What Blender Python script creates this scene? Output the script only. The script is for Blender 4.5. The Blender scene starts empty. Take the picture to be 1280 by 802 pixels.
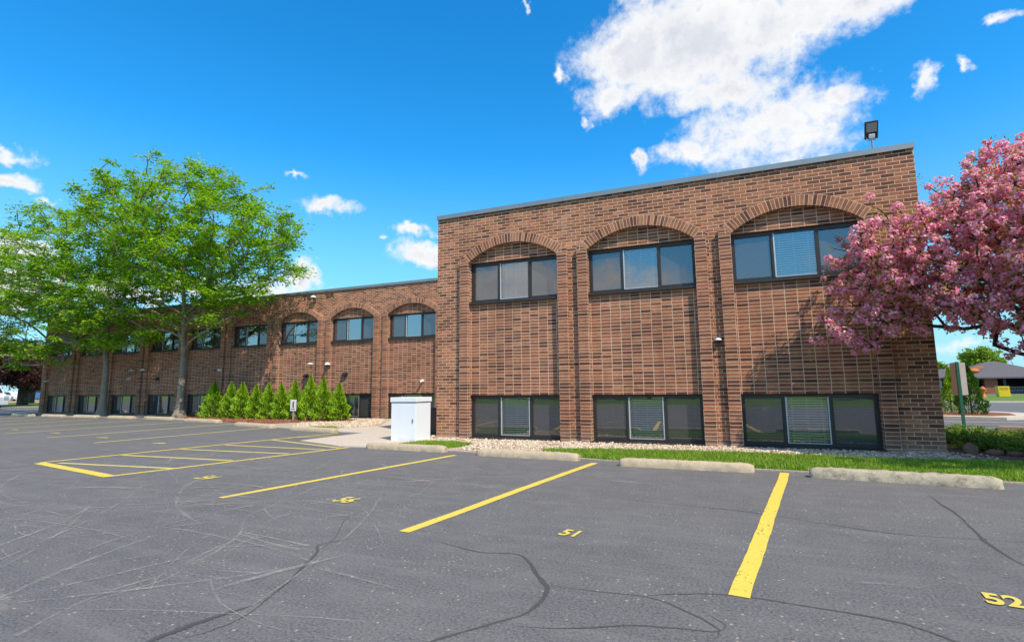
import bpy, math, random
import numpy as np
from mathutils import Matrix, Vector
random.seed(7); RNG = np.random.default_rng(7)
rad = math.radians
scene = bpy.context.scene
COL = scene.collection

# ------------------------------------------------------------------ helpers
class MB:
    """collects polygons with uv (metres) and links them as one mesh object"""
    def __init__(s): s.v = []; s.f = []; s.uv = []
    def poly(s, pts, uv=None):
        i = len(s.v); s.v += [tuple(p) for p in pts]; s.f.append(tuple(range(i, i+len(pts))))
        if uv is None:
            a, b, c = (Vector(pts[k]) for k in range(3)); n = (b-a).cross(c-a)
            if len(pts) > 3 and n.length < 1e-9: n = (Vector(pts[2])-a).cross(Vector(pts[3])-a)
            ax = max(range(3), key=lambda k: abs(n[k]))
            if ax == 0: uv = [(p[1]+.05, p[2]) for p in pts]
            elif ax == 1: uv = [(p[0], p[2]) for p in pts]
            else: uv = [(p[0], p[1]) for p in pts]
        s.uv += [tuple(u) for u in uv]
    def box(s, x0, x1, y0, y1, z0, z1, skip=''):
        P = lambda *a: s.poly(a)
        if 'f' not in skip: P((x0,y0,z0),(x1,y0,z0),(x1,y0,z1),(x0,y0,z1))
        if 'b' not in skip: P((x1,y1,z0),(x0,y1,z0),(x0,y1,z1),(x1,y1,z1))
        if 'l' not in skip: P((x0,y1,z0),(x0,y0,z0),(x0,y0,z1),(x0,y1,z1))
        if 'r' not in skip: P((x1,y0,z0),(x1,y1,z0),(x1,y1,z1),(x1,y0,z1))
        if 't' not in skip: P((x0,y0,z1),(x1,y0,z1),(x1,y1,z1),(x0,y1,z1))
        if 'd' not in skip: P((x0,y1,z0),(x1,y1,z0),(x1,y0,z0),(x0,y0,z0))
    def prism(s, pts, y0, y1):
        """pts = (x,z) outline counter-clockwise seen from -y"""
        s.poly([(x,y0,z) for x,z in pts]); s.poly([(x,y1,z) for x,z in reversed(pts)])
        n = len(pts)
        for i in range(n):
            a, b = pts[i], pts[(i+1) % n]
            s.poly([(a[0],y1,a[1]),(b[0],y1,b[1]),(b[0],y0,b[1]),(a[0],y0,a[1])])
    def flat(s, pts, z0, z1=None):
        """pts=(x,y) CCW; sheet, or slab when z1 is given"""
        if z1 is None: s.poly([(x,y,z0) for x,y in pts]); return
        s.poly([(x,y,z1) for x,y in pts]); n = len(pts)
        for i in range(n):
            a, b = pts[i], pts[(i+1) % n]
            s.poly([(a[0],a[1],z0),(b[0],b[1],z0),(b[0],b[1],z1),(a[0],a[1],z1)])
    def tube(s, pts, rads, n=8, cap=True):
        pts = [Vector(p) for p in pts]; rings = []
        for i, p in enumerate(pts):
            d = (pts[min(i+1,len(pts)-1)] - pts[max(i-1,0)]).normalized()
            a = d.cross(Vector((0,0,1)) if abs(d.z) < .9 else Vector((1,0,0))).normalized(); b = d.cross(a)
            r = rads[i] if hasattr(rads,'__len__') else rads
            i0 = len(s.v); rings.append(i0)
            for k in range(n):
                t = 2*math.pi*k/n; s.v.append(tuple(p + (a*math.cos(t)+b*math.sin(t))*r))
        for q in range(len(rings)-1):
            for k in range(n):
                k2 = (k+1) % n
                s.f.append((rings[q]+k, rings[q+1]+k, rings[q+1]+k2, rings[q]+k2)); s.uv += [(0,0)]*4
        if cap:
            s.f.append(tuple(rings[0]+k for k in range(n))); s.uv += [(0,0)]*n
            s.f.append(tuple(rings[-1]+k for k in reversed(range(n)))); s.uv += [(0,0)]*n
    def lathe(s, c, prof, n=16, axis='z'):
        c = Vector(c); rings = []
        for r, h in prof:
            rings.append(len(s.v))
            for k in range(n):
                t = 2*math.pi*k/n; a, b = r*math.cos(t), r*math.sin(t)
                o = Vector((a,b,h)) if axis == 'z' else (Vector((a,h,b)) if axis == 'y' else Vector((h,a,b)))
                s.v.append(tuple(c+o))
        for q in range(len(rings)-1):
            for k in range(n):
                k2 = (k+1) % n
                f = (rings[q]+k, rings[q]+k2, rings[q+1]+k2, rings[q+1]+k)
                s.f.append(f if axis != 'y' else f[::-1]); s.uv += [(0,0)]*4
    def build(s, name, mat, parent=None, smooth=False, bevel=0):
        me = bpy.data.meshes.new(name); me.from_pydata(s.v, [], s.f)
        uvl = me.uv_layers.new(name='UVMap'); uvl.data.foreach_set('uv', np.array(s.uv, dtype=np.float32).ravel())
        if smooth: me.polygons.foreach_set('use_smooth', [True]*len(s.f))
        me.update()
        o = bpy.data.objects.new(name, me); COL.objects.link(o)
        if mat: me.materials.append(mat)
        if parent: o.parent = parent
        if bevel:
            w = o.modifiers.new('weld','WELD'); w.merge_threshold = .0005
            b = o.modifiers.new('bevel','BEVEL'); b.width = bevel; b.segments = 2; b.limit_method = 'ANGLE'
        return o

def raw(name, verts, faces, mat, parent=None, smooth=False):
    """fast mesh from numpy arrays; faces (N,k)"""
    verts = np.asarray(verts, np.float32); faces = np.asarray(faces, np.int32); n, k = faces.shape
    me = bpy.data.meshes.new(name)
    me.vertices.add(len(verts)); me.vertices.foreach_set('co', verts.ravel())
    me.loops.add(n*k); me.loops.foreach_set('vertex_index', faces.ravel())
    me.polygons.add(n); me.polygons.foreach_set('loop_start', np.arange(n, dtype=np.int32)*k)
    me.polygons.foreach_set('loop_total', np.full(n, k, np.int32))
    if smooth: me.polygons.foreach_set('use_smooth', np.ones(n, bool))
    me.update(calc_edges=True); me.validate()
    o = bpy.data.objects.new(name, me); COL.objects.link(o)
    if mat: me.materials.append(mat)
    if parent: o.parent = parent
    return o

def tag(o, label=None, cat=None, group=None, kind=None):
    if label: o['label'] = label
    if cat: o['category'] = cat
    if group: o['group'] = group
    if kind: o['kind'] = kind
    return o
def empty(name, loc=(0,0,0), rz=0):
    o = bpy.data.objects.new(name, None); COL.objects.link(o); o.location = loc; o.rotation_euler = (0,0,rz)
    o.empty_display_size = .2; return o
def unit(a): return a/np.maximum(np.linalg.norm(a, axis=-1, keepdims=True), 1e-9)
def rand_unit(n): return unit(RNG.normal(size=(n,3)))

# ------------------------------------------------------------------ materials
class NT:
    def __init__(s, name):
        s.m = bpy.data.materials.new(name); s.m.use_nodes = True; s.t = s.m.node_tree; s.t.nodes.clear()
        s.out = s.n('ShaderNodeOutputMaterial')
    def n(s, typ, **kw):
        nd = s.t.nodes.new(typ)
        for k, v in kw.items(): setattr(nd, k, v)
        return nd
    def l(s, a, b): s.t.links.new(a, b)
    def set(s, sock, v):
        if hasattr(v, 'is_output') or isinstance(v, bpy.types.NodeSocket): s.l(v, sock)
        else: sock.default_value = v
    def math(s, op, a, b=0., c=0., clamp=False):
        nd = s.n('ShaderNodeMath', operation=op, use_clamp=clamp); s.set(nd.inputs[0], a); s.set(nd.inputs[1], b); s.set(nd.inputs[2], c)
        return nd.outputs[0]
    def ramp(s, fac, stops, interp='LINEAR'):
        nd = s.n('ShaderNodeValToRGB'); cr = nd.color_ramp; cr.interpolation = interp
        while len(cr.elements) < len(stops): cr.elements.new(.5)
        for e, (p, c) in zip(cr.elements, stops):
            e.position = p; e.color = (c, c, c, 1) if not hasattr(c, '__len__') else (*c[:3], 1)
        s.l(fac, nd.inputs[0]); return nd.outputs[0]
    def mix(s, f, a, b, mode='MIX'):
        nd = s.n('ShaderNodeMix', data_type='RGBA', blend_type=mode); s.set(nd.inputs[0], f)
        for i, v in ((6,a),(7,b)):
            if isinstance(v, (tuple,list)): nd.inputs[i].default_value = (*v[:3],1)
            else: s.l(v, nd.inputs[i])
        return nd.outputs[2]
    def noise(s, vec, scale, detail=3, rough=.55, dim='3D', out=0):
        nd = s.n('ShaderNodeTexNoise', noise_dimensions=dim); nd.inputs['Scale'].default_value = scale
        nd.inputs['Detail'].default_value = detail; nd.inputs['Roughness'].default_value = rough
        if vec is not None: s.l(vec, nd.inputs['Vector'])
        return nd.outputs[out]
    def pos(s): return s.n('ShaderNodeNewGeometry').outputs['Position']
    def scaled(s, vec, sc):
        nd = s.n('ShaderNodeVectorMath', operation='MULTIPLY'); s.l(vec, nd.inputs[0]); nd.inputs[1].default_value = sc; return nd.outputs[0]
    def bsdf(s, col, rough=.8, bump=None, bstr=.3, bdist=.01, spec=.3, metal=0, **kw):
        p = s.n('ShaderNodeBsdfPrincipled')
        if isinstance(col, (tuple,list)): p.inputs['Base Color'].default_value = (*col[:3],1)
        else: s.l(col, p.inputs['Base Color'])
        s.set(p.inputs['Roughness'], rough); p.inputs['Specular IOR Level'].default_value = spec; p.inputs['Metallic'].default_value = metal
        if bump is not None:
            b = s.n('ShaderNodeBump'); b.inputs['Strength'].default_value = bstr; b.inputs['Distance'].default_value = bdist
            s.l(bump, b.inputs['Height']); s.l(b.outputs[0], p.inputs['Normal'])
        return p.outputs[0]
    def done(s, sh): s.l(sh, s.out.inputs['Surface']); return s.m

def plain(name, col, rough=.7, var=.12, scale=8, spec=.3, metal=0, bstr=0.1, bdist=.003):
    t = NT(name); p = t.pos(); n = t.noise(p, scale, 5, .6)
    c = t.mix(n, tuple(x*(1-var*1.6) for x in col), tuple(min(1,x*(1+var*1.6)) for x in col))
    return t.done(t.bsdf(c, rough, t.noise(p, scale*12, 3), bstr, bdist, spec, metal))

def brick_mat(name, bond, tint=(1,1,1), dark=.26):
    t = NT(name)
    uv = t.n('ShaderNodeUVMap').outputs[0]; sep = t.n('ShaderNodeSeparateXYZ'); t.l(uv, sep.inputs[0])
    W, H = .2032, .0677
    # tiny waviness so the courses are not ruler straight
    wob = t.noise(uv, 3.0, 2); wob2 = t.noise(uv, 40., 2)
    V = t.math('ADD', sep.outputs[1], t.math('MULTIPLY', t.math('SUBTRACT', wob, .5), .004))
    v = t.math('DIVIDE', V, H); row = t.math('FLOOR', v); fv = t.math('SUBTRACT', v, row)
    u = t.math('DIVIDE', sep.outputs[0], W)
    if bond: u = t.math('ADD', u, t.math('MULTIPLY', t.math('FLOORED_MODULO', row, 2.), .5))
    # each brick a touch off its place
    cmbj = t.n('ShaderNodeCombineXYZ'); t.l(row, cmbj.inputs[0]); wj = t.n('ShaderNodeTexWhiteNoise', noise_dimensions='2D'); t.l(cmbj.outputs[0], wj.inputs['Vector'])
    u = t.math('ADD', u, t.math('MULTIPLY', t.math('SUBTRACT', wj.outputs[0], .5), .03 if not bond else .06))
    col = t.math('FLOOR', u); fu = t.math('SUBTRACT', u, col)
    cmb = t.n('ShaderNodeCombineXYZ'); t.l(col, cmb.inputs[0]); t.l(row, cmb.inputs[1])
    wn = t.n('ShaderNodeTexWhiteNoise', noise_dimensions='2D'); t.l(cmb.outputs[0], wn.inputs['Vector']); r = wn.outputs[0]
    wn2 = t.n('ShaderNodeTexWhiteNoise', noise_dimensions='3D'); t.l(t.scaled(cmb.outputs[0], (1.3,2.7,1)), wn2.inputs['Vector'])
    eu = t.math('MULTIPLY', t.math('MINIMUM', fu, t.math('SUBTRACT', 1., fu)), W)
    ev = t.math('MULTIPLY', t.math('MINIMUM', fv, t.math('SUBTRACT', 1., fv)), H)
    e = t.math('ADD', t.math('MINIMUM', eu, ev), t.math('MULTIPLY', t.math('SUBTRACT', wob2, .5), .003))
    face = t.n('ShaderNodeMapRange', interpolation_type='SMOOTHSTEP'); t.l(e, face.inputs[0])
    face.inputs[1].default_value = .0042; face.inputs[2].default_value = .0074; face = face.outputs[0]
    T = lambda c: tuple(a*b for a, b in zip(c, tint))
    bc = t.ramp(r, [(0, T((.100,.040,.030))), (dark*.6, T((.13,.052,.038))), (dark, T((.235,.092,.058))), (.6, T((.31,.128,.078))), (.85, T((.37,.165,.100))), (1, T((.30,.110,.066)))])
    # wire-cut streaks along each brick
    streak = t.noise(t.scaled(uv, (9, 95, 1)), 1.0, 4, .7); t2 = t.noise(uv, 90, 3, .7)
    bc = t.mix(t.ramp(streak, [(.35, 0.), (.62, 1.)]), t.mix(.72, bc, (.085,.04,.032)), bc)
    bc = t.mix(t.math('MULTIPLY', t2, .5), bc, (.12,.055,.04), 'MIX')
    hsv = t.n('ShaderNodeHueSaturation'); t.l(bc, hsv.inputs['Color']); t.l(t.math('ADD', .8, t.math('MULTIPLY', wn2.outputs[0], .45)), hsv.inputs['Value']); bc = hsv.outputs[0]
    mc = t.mix(t.noise(uv, 14, 4), (.64,.46,.32), (.80,.60,.42))
    c = t.mix(face, mc, bc)
    # weathering in big soft patches, dirt near the ground
    P = t.pos(); big = t.noise(P, .8, 5, .6)
    c = t.mix(t.ramp(big, [(.35, 0.), (.68, .55)]), c, t.mix(1., c, (.66,.60,.58), 'MULTIPLY'))
    runs = t.noise(t.scaled(P, (5,5,.45)), 1.0, 5, .65)
    c = t.mix(t.ramp(runs, [(.50, 0.), (.72, .38)]), c, t.mix(1., c, (.60,.55,.52), 'MULTIPLY'))
    pale = t.noise(t.scaled(P, (1.1,1.1,.7)), 1.7, 6, .75)
    c = t.mix(t.ramp(pale, [(.58, 0.), (.76, .22)]), c, (.62,.50,.40))
    sz = t.n('ShaderNodeSeparateXYZ'); t.l(P, sz.inputs[0])
    lowd = t.n('ShaderNodeMapRange'); t.l(t.math('ADD', sz.outputs[2], t.math('MULTIPLY', big, .3)), lowd.inputs[0]); lowd.inputs[1].default_value = .5; lowd.inputs[2].default_value = .1
    c = t.mix(t.math('MULTIPLY', lowd.outputs[0], .35), c, (.34,.27,.21))
    h = t.math('ADD', t.math('MULTIPLY', face, 1.), t.math('ADD', t.math('MULTIPLY', streak, .35), t.math('MULTIPLY', t.math('MULTIPLY', r, .25), face)))
    return t.done(t.bsdf(c, .88, h, .55, .008, .18))

M = {}
M['brick_run'] = brick_mat('brick_running', True, (2.14,2.04,1.66), .28)
M['brick_stack'] = brick_mat('brick_stacked', False, (1.82,1.66,1.38), .28)
M['brick_arch'] = brick_mat('brick_arch', False, (2.16,2.12,1.78), .18)

def asphalt(name, base=(.152,.146,.146), far=False):
    t = NT(name); p = t.pos()
    n1 = t.noise(p, 62, 5, .82); n2 = t.noise(p, .55, 5, .6); n3 = t.noise(p, 3.2, 5, .65)
    c = t.mix(t.ramp(n1, [(.36, 0.), (.64, 1.)]), tuple(x*.42 for x in base), tuple(x*1.65 for x in base))
    c = t.mix(t.ramp(n2, [(.3, 0.), (.75, .55)]), c, t.mix(1., c, (.70,.70,.72), 'MULTIPLY'))
    c = t.mix(t.ramp(n3, [(.44, 0.), (.74, .5)]), c, (.21,.198,.192))
    # aggregate worn bare: pale tan specks that come in patches
    vo = t.n('ShaderNodeTexVoronoi'); vo.inputs['Scale'].default_value = 40; t.l(p, vo.inputs['Vector'])
    wn = t.n('ShaderNodeSeparateColor'); t.l(vo.outputs['Color'], wn.inputs[0])
    patch = t.noise(p, 1.7, 4, .7)
    sp = t.math('MULTIPLY', t.math('LESS_THAN', t.math('ADD', vo.outputs['Distance'], t.math('MULTIPLY', t.noise(p, 160, 2), .25)), .42), t.math('LESS_THAN', wn.outputs[0], t.ramp(patch, [(.42, .012), (.56, .05), (.64, .22), (.74, .6)])))
    c = t.mix(t.math('MULTIPLY', sp, .85), c, (.48,.38,.31))
    # long faint scuffs
    ls = t.noise(t.scaled(p, (.5,6,1)), 1.0, 5, .7)
    c = t.mix(t.ramp(ls, [(.5, 0.), (.75, .45)]), c, (.25,.235,.225))
    h = t.math('ADD', n1, t.math('MULTIPLY', t.noise(p, 400, 2), .5))
    return t.done(t.bsdf(c, .86, h, .7, .006, .25))
M['asphalt'] = asphalt('asphalt'); M['road'] = asphalt('asphalt_road', (.15,.143,.143))

def paint_mat(name, col, wear=.5):
    t = NT(name); p = t.pos()
    n = t.noise(p, 35, 5, .75); n2 = t.noise(p, 4, 4, .6); n3 = t.noise(p, 150, 2, .6)
    c = t.mix(n2, tuple(x*.86 for x in col), tuple(min(1, x*1.1) for x in col))
    c = t.mix(t.math('MULTIPLY', t.ramp(n3, [(.3, 1.), (.5, 0.)]), .35), c, tuple(x*.5 for x in col))
    worn = t.ramp(t.math('ADD', n, t.math('MULTIPLY', t.math('SUBTRACT', n2, .5), .35)), [(.50+.18*(1-wear), 0.), (.60+.2*(1-wear), 1.)])
    tr = t.n('ShaderNodeBsdfTransparent'); mx = t.n('ShaderNodeMixShader'); t.l(worn, mx.inputs[0]); t.l(t.bsdf(c, .6, t.math('ADD', n, n3), .6, .003, .3), mx.inputs[1]); t.l(tr.outputs[0], mx.inputs[2])
    return t.done(mx.outputs[0])
M['yellow'] = paint_mat('yellow_line_paint', (.84,.62,.10), .5)
M['yellow_old'] = paint_mat('yellow_line_paint_old', (.74,.60,.20), .5)

def scuff_mat():
    t = NT('tyre_scuffs'); p = t.pos(); n = t.noise(p, 55, 4, .8); n2 = t.noise(p, 2.2, 4, .6)
    f = t.math('MULTIPLY', t.ramp(n, [(.36, 0.), (.60, 1.)]), t.ramp(n2, [(.36, .03), (.66, 1.)]))
    uv = t.n('ShaderNodeUVMap').outputs[0]; s = t.n('ShaderNodeSeparateXYZ'); t.l(uv, s.inputs[0])
    edge = t.math('MULTIPLY', t.math('MULTIPLY', s.outputs[0], t.math('SUBTRACT', 1., s.outputs[0])), 4., clamp=True)
    f = t.math('MULTIPLY', t.math('MULTIPLY', f, t.math('POWER', edge, .8)), .62)
    d = t.n('ShaderNodeBsdfDiffuse'); d.inputs[0].default_value = (.52,.47,.43,1)
    tr = t.n('ShaderNodeBsdfTransparent'); mx = t.n('ShaderNodeMixShader'); t.l(f, mx.inputs[0]); t.l(tr.outputs[0], mx.inputs[1]); t.l(d.outputs[0], mx.inputs[2])
    return t.done(mx.outputs[0])
M['scuff'] = scuff_mat()
def seal_mat():
    t = NT('crack_sealant'); p = t.pos(); n = t.noise(p, 30, 4, .7)
    uv = t.n('ShaderNodeUVMap').outputs[0]; s = t.n('ShaderNodeSeparateXYZ'); t.l(uv, s.inputs[0])
    edge = t.math('MULTIPLY', t.math('MULTIPLY', s.outputs[0], t.math('SUBTRACT', 1., s.outputs[0])), 4., clamp=True)
    f = t.ramp(t.math('ADD', edge, t.math('MULTIPLY', t.math('SUBTRACT', n, .5), 2.2)), [(.15, 0.), (.6, .75)])
    b = t.bsdf(t.mix(n, (.072,.067,.064), (.125,.113,.104)), .55, n, .3, .004, .4)
    tr = t.n('ShaderNodeBsdfTransparent'); mx = t.n('ShaderNodeMixShader'); t.l(f, mx.inputs[0]); t.l(tr.outputs[0], mx.inputs[1]); t.l(b, mx.inputs[2])
    return t.done(mx.outputs[0])
M['seal'] = seal_mat()
M['yellow_num'] = paint_mat('yellow_number_paint', (.80,.60,.12), .45)

def concrete(name, a, b, stain=(.2,.17,.13), amt=.4):
    t = NT(name); p = t.pos(); n = t.noise(p, 5, 6, .7); n2 = t.noise(p, 60, 4, .7); n3 = t.noise(p, 9, 5, .75)
    c = t.mix(n, a, b); c = t.mix(t.ramp(n2, [(.32, .45), (.5, 0.)]), c, tuple(x*.45 for x in a))
    c = t.mix(t.ramp(n3, [(.5, 0.), (.72, amt)]), c, stain)
    return t.done(t.bsdf(c, .9, t.math('ADD', n2, t.math('MULTIPLY', n3, 1.5)), .6, .008, .2))
M['conc_stop'] = concrete('wheel_stop_concrete', (.44,.34,.22), (.64,.51,.36))
M['conc_stop_old'] = concrete('wheel_stop_concrete_mossy', (.36,.30,.21), (.56,.48,.36), (.10,.085,.06), .85)
M['conc_walk'] = concrete('walk_concrete', (.55,.46,.37), (.68,.58,.48), (.42,.34,.26), .3)
M['foundation'] = concrete('foundation_concrete', (.45,.38,.30), (.58,.50,.41))

def island(name, stops, rough=.8, trans=0., tint=None, spec=.2, tl_tint=(1.15,1.2,.7)):
    """leaf / stone material: every loose face or pebble gets its own shade"""
    t = NT(name); g = t.n('ShaderNodeNewGeometry'); c = t.ramp(g.outputs['Random Per Island'], stops)
    big = t.noise(g.outputs['Position'], 1.3, 4, .6)
    c = t.mix(t.ramp(big, [(.35, 0.), (.7, .5)]), c, t.mix(1., c, tint or (.62,.66,.6), 'MULTIPLY'))
    b = t.bsdf(c, rough, spec=spec)
    if trans:
        tl = t.n('ShaderNodeBsdfTranslucent'); t.l(t.mix(1., c, tl_tint, 'MULTIPLY'), tl.inputs[0])
        mx = t.n('ShaderNodeMixShader'); mx.inputs[0].default_value = trans; t.l(b, mx.inputs[1]); t.l(tl.outputs[0], mx.inputs[2]); b = mx.outputs[0]
    return t.done(b)
M['locust_leaf'] = island('locust_leaves', [(0,(.10,.23,.012)),(.45,(.25,.45,.02)),(.85,(.42,.63,.035)),(1,(.54,.72,.07))], .6, .45, (.78,.85,.6))
M['arb_leaf'] = island('arborvitae_leaves', [(0,(.09,.21,.012)),(.5,(.26,.45,.018)),(.85,(.44,.62,.03)),(1,(.50,.64,.07))], .65, .25)
M['arb_dark'] = island('arborvitae_leaves_dark', [(0,(.04,.11,.015)),(.6,(.08,.18,.02)),(1,(.15,.27,.03))], .65, .25)
M['jun_leaf'] = island('juniper_needles', [(0,(.07,.15,.02)),(.5,(.15,.27,.03)),(1,(.34,.44,.08))], .65, .2)
M['plum_leaf'] = island('plum_leaves', [(0,(.035,.012,.014)),(.6,(.085,.03,.032)),(1,(.17,.075,.07))], .6, .25, (.6,.6,.6))
M['tree_leaf'] = island('tree_leaves', [(0,(.06,.13,.015)),(.6,(.12,.23,.025)),(1,(.22,.34,.05))], .65, .3)
M['spring_leaf'] = island('spring_leaves', [(0,(.16,.26,.02)),(.6,(.30,.42,.04)),(1,(.42,.52,.08))], .65, .35)
M['blossom'] = island('crabapple_blossom', [(0,(.88,.23,.40)),(.3,(.98,.43,.58)),(.6,(.99,.60,.72)),(.85,(.99,.79,.87)),(1,(.99,.90,.93))], .6, .52, (.95,.85,.90), tl_tint=(1.1,.97,.95))
M['crab_leaf'] = island('crabapple_leaves', [(0,(.20,.24,.03)),(.4,(.36,.38,.05)),(.75,(.52,.36,.08)),(1,(.60,.44,.12))], .6, .4)
M['grass_blade'] = island('grass_blades', [(0,(.10,.20,.015)),(.5,(.25,.42,.03)),(.88,(.42,.54,.07)),(1,(.56,.52,.22))], .7, .35, (.8,.85,.8))
M['pebble'] = island('gravel_stones', [(0,(.28,.20,.13)),(.3,(.50,.38,.27)),(.7,(.68,.55,.41)),(1,(.80,.71,.59))], .85, 0, (.85,.80,.75))
M['chip'] = island('mulch_chips', [(0,(.13,.045,.025)),(.5,(.26,.10,.055)),(1,(.40,.20,.12))], .9)
def ground_mat(name, a, b, c, s=1.2):
    t = NT(name); p = t.pos(); n = t.noise(p, s, 5, .65); n2 = t.noise(p, 45, 3, .7); n3 = t.noise(p, .12, 4)
    k = t.mix(n, a, b); k = t.mix(t.ramp(n2, [(.35, 0.), (.7, .7)]), k, c); k = t.mix(t.ramp(n3, [(.4,0.),(.7,.4)]), k, tuple(x*1.3 for x in b))
    return t.done(t.bsdf(k, .95, n2, .8, .03, .1))
M['lawn'] = ground_mat('lawn', (.085,.16,.03), (.14,.22,.045), (.20,.26,.07))
M['soil'] = ground_mat('soil', (.10,.07,.05), (.16,.11,.08), (.22,.16,.11))
M['mulch'] = ground_mat('mulch', (.17,.06,.035), (.26,.10,.06), (.36,.17,.10), 6)
M['gravelbase'] = ground_mat('gravel_base', (.42,.34,.26), (.54,.45,.36), (.30,.24,.18), 10)
M['bark_locust'] = plain('locust_bark', (.30,.245,.185), .9, .35, 14, .1, 0, .8, .02)
M['bark_crab'] = plain('crabapple_bark', (.075,.052,.045), .9, .3, 18, .1, 0, .8, .02)
M['bark_dark'] = plain('dark_bark', (.06,.045,.035), .9, .3, 10)
M['bronze'] = plain('bronze_aluminium', (.035,.029,.026), .42, .2, 6, .5)
M['silver'] = plain('silver_aluminium', (.55,.57,.58), .4, .08, 6, .5, .3)
M['coping'] = plain('coping_metal', (.24,.28,.30), .45, .10, 3, .5, .3)
M['white_metal'] = plain('white_painted_metal', (.80,.81,.83), .45, .03, 4, .4, 0, .05, .002)
M['white_plastic'] = plain('white_plastic', (.78,.78,.77), .4, .05, 8)
M['dark_metal'] = plain('dark_metal', (.02,.02,.022), .4, .2, 10, .5)
M['grey_metal'] = plain('grey_metal', (.28,.29,.30), .4, .1, 10, .5, .4)
M['brown_box'] = plain('brown_cabinet', (.085,.055,.045), .6, .15, 6)
M['room'] = plain('room_wall', (.16,.15,.14), .9, .1, 2)
M['roof_dark'] = plain('roof_membrane', (.12,.12,.12), .9, .2, 2)
M['post_green'] = plain('green_post', (.02,.12,.075), .5, .15, 9)
M['sign_back'] = plain('sign_back', (.36,.29,.24), .5, .15, 9)
M['wood_post'] = plain('weathered_post', (.40,.32,.26), .85, .15, 12)
M['sign_red'] = plain('sign_print', (.28,.09,.06), .6, .2, 30)
M['rock'] = concrete('rock', (.17,.09,.06), (.30,.17,.12), (.09,.06,.045), .5)
M['shingle'] = concrete('shingle_roof', (.10,.092,.10), (.16,.15,.155), (.22,.19,.19), .5)
M['tan_brick'] = plain('tan_brick_pier', (.26,.11,.055), .85, .2, 5)
M['orange'] = plain('orange_paint', (.55,.17,.05), .6, .1, 8)
M['yellow_box'] = plain('yellow_box', (.72,.50,.02), .5, .06, 6)
M['cream'] = plain('pale_siding', (.62,.61,.60), .8, .06, 2)
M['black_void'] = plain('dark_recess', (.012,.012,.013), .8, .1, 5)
M['timber'] = plain('timber_beam', (.33,.25,.17), .9, .25, 12)
M['car_white'] = plain('white_car_paint', (.75,.75,.76), .25, .03, 3, .6)
M['car_blue'] = plain('blue_car_paint', (.04,.16,.42), .25, .05, 3, .6)
M['car_glass'] = plain('car_glass', (.02,.025,.03), .08, .1, 3, .8)
M['tyre'] = plain('tyre_rubber', (.02,.02,.02), .85, .1, 9)
M['red_light'] = plain('tail_light', (.5,.02,.02), .3, .05, 9, .6)
M['slat'] = plain('blind_slats', (.82,.82,.80), .6, .06, 3)
M['shade'] = plain('inner_shade', (.46,.46,.47), .8, .06, 3)
M['slat_dim'] = plain('blind_slats_dim', (.30,.30,.30), .7, .1, 3)
M['letter'] = plain('faded_letter_marks', (.05,.03,.028), .9, .4, 40)

def glass(name, gl, tintc, screen=0., scol=(.10,.11,.12)):
    t = NT(name); p = t.pos()
    lw = t.n('ShaderNodeLayerWeight'); lw.inputs[0].default_value = .35
    bm = t.n('ShaderNodeBump'); bm.inputs['Strength'].default_value = .05; bm.inputs['Distance'].default_value = .02; t.l(t.noise(p, 1.6, 2), bm.inputs['Height'])
    g = t.n('ShaderNodeBsdfGlossy'); g.inputs['Roughness'].default_value = .015; t.l(bm.outputs[0], g.inputs['Normal']); g.inputs[0].default_value = (.95,.93,.92,1)
    tr = t.n('ShaderNodeBsdfTransparent'); tr.inputs[0].default_value = (*tintc,1)
    f = t.math('ADD', gl, t.math('MULTIPLY', lw.outputs['Fresnel'], 1-gl), clamp=True)
    mx = t.n('ShaderNodeMixShader'); t.l(f, mx.inputs[0]); t.l(tr.outputs[0], mx.inputs[1]); t.l(g.outputs[0], mx.inputs[2]); o = mx.outputs[0]
    if screen:
        d = t.n('ShaderNodeBsdfDiffuse'); d.inputs[0].default_value = (*scol,1)
        m2 = t.n('ShaderNodeMixShader'); m2.inputs[0].default_value = screen; t.l(o, m2.inputs[1]); t.l(d.outputs[0], m2.inputs[2]); o = m2.outputs[0]
    return t.done(o)
M['glass'] = glass('window_glass', .24, (.86,.92,.93))
M['glass_screen'] = glass('window_glass_behind_screen', .22, (.42,.42,.42), .36, (.14,.135,.135))
M['glass_back'] = glass('window_glass_clear', .42, (.35,.42,.45))

# ------------------------------------------------------------------ the office building
W, L = 2.134, 2.786
ZLS, ZLH, ZUS, ZUH, RISE, ZTOP = .05, .95, 3.05, 3.965, .383, 5.13
PIL, RING, YM, YS, YW = .215, .2032, .095, .125, .185
R = W*W/(8*RISE)+RISE/2; HALF = math.asin(W/2/R); ZC = ZUH+RISE-R
bld = empty('office_building', (-10,6,0))
tag(bld, 'two storey brown brick office building with segmental arches over its windows', 'building')
bld_inv = None
def part(mb, name, mat, parent=bld, **kw):
    o = mb.build(name, mat, parent, **kw)
    if parent is bld: o.matrix_parent_inverse = Matrix.Translation((10,-6,0))
    return o

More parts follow.
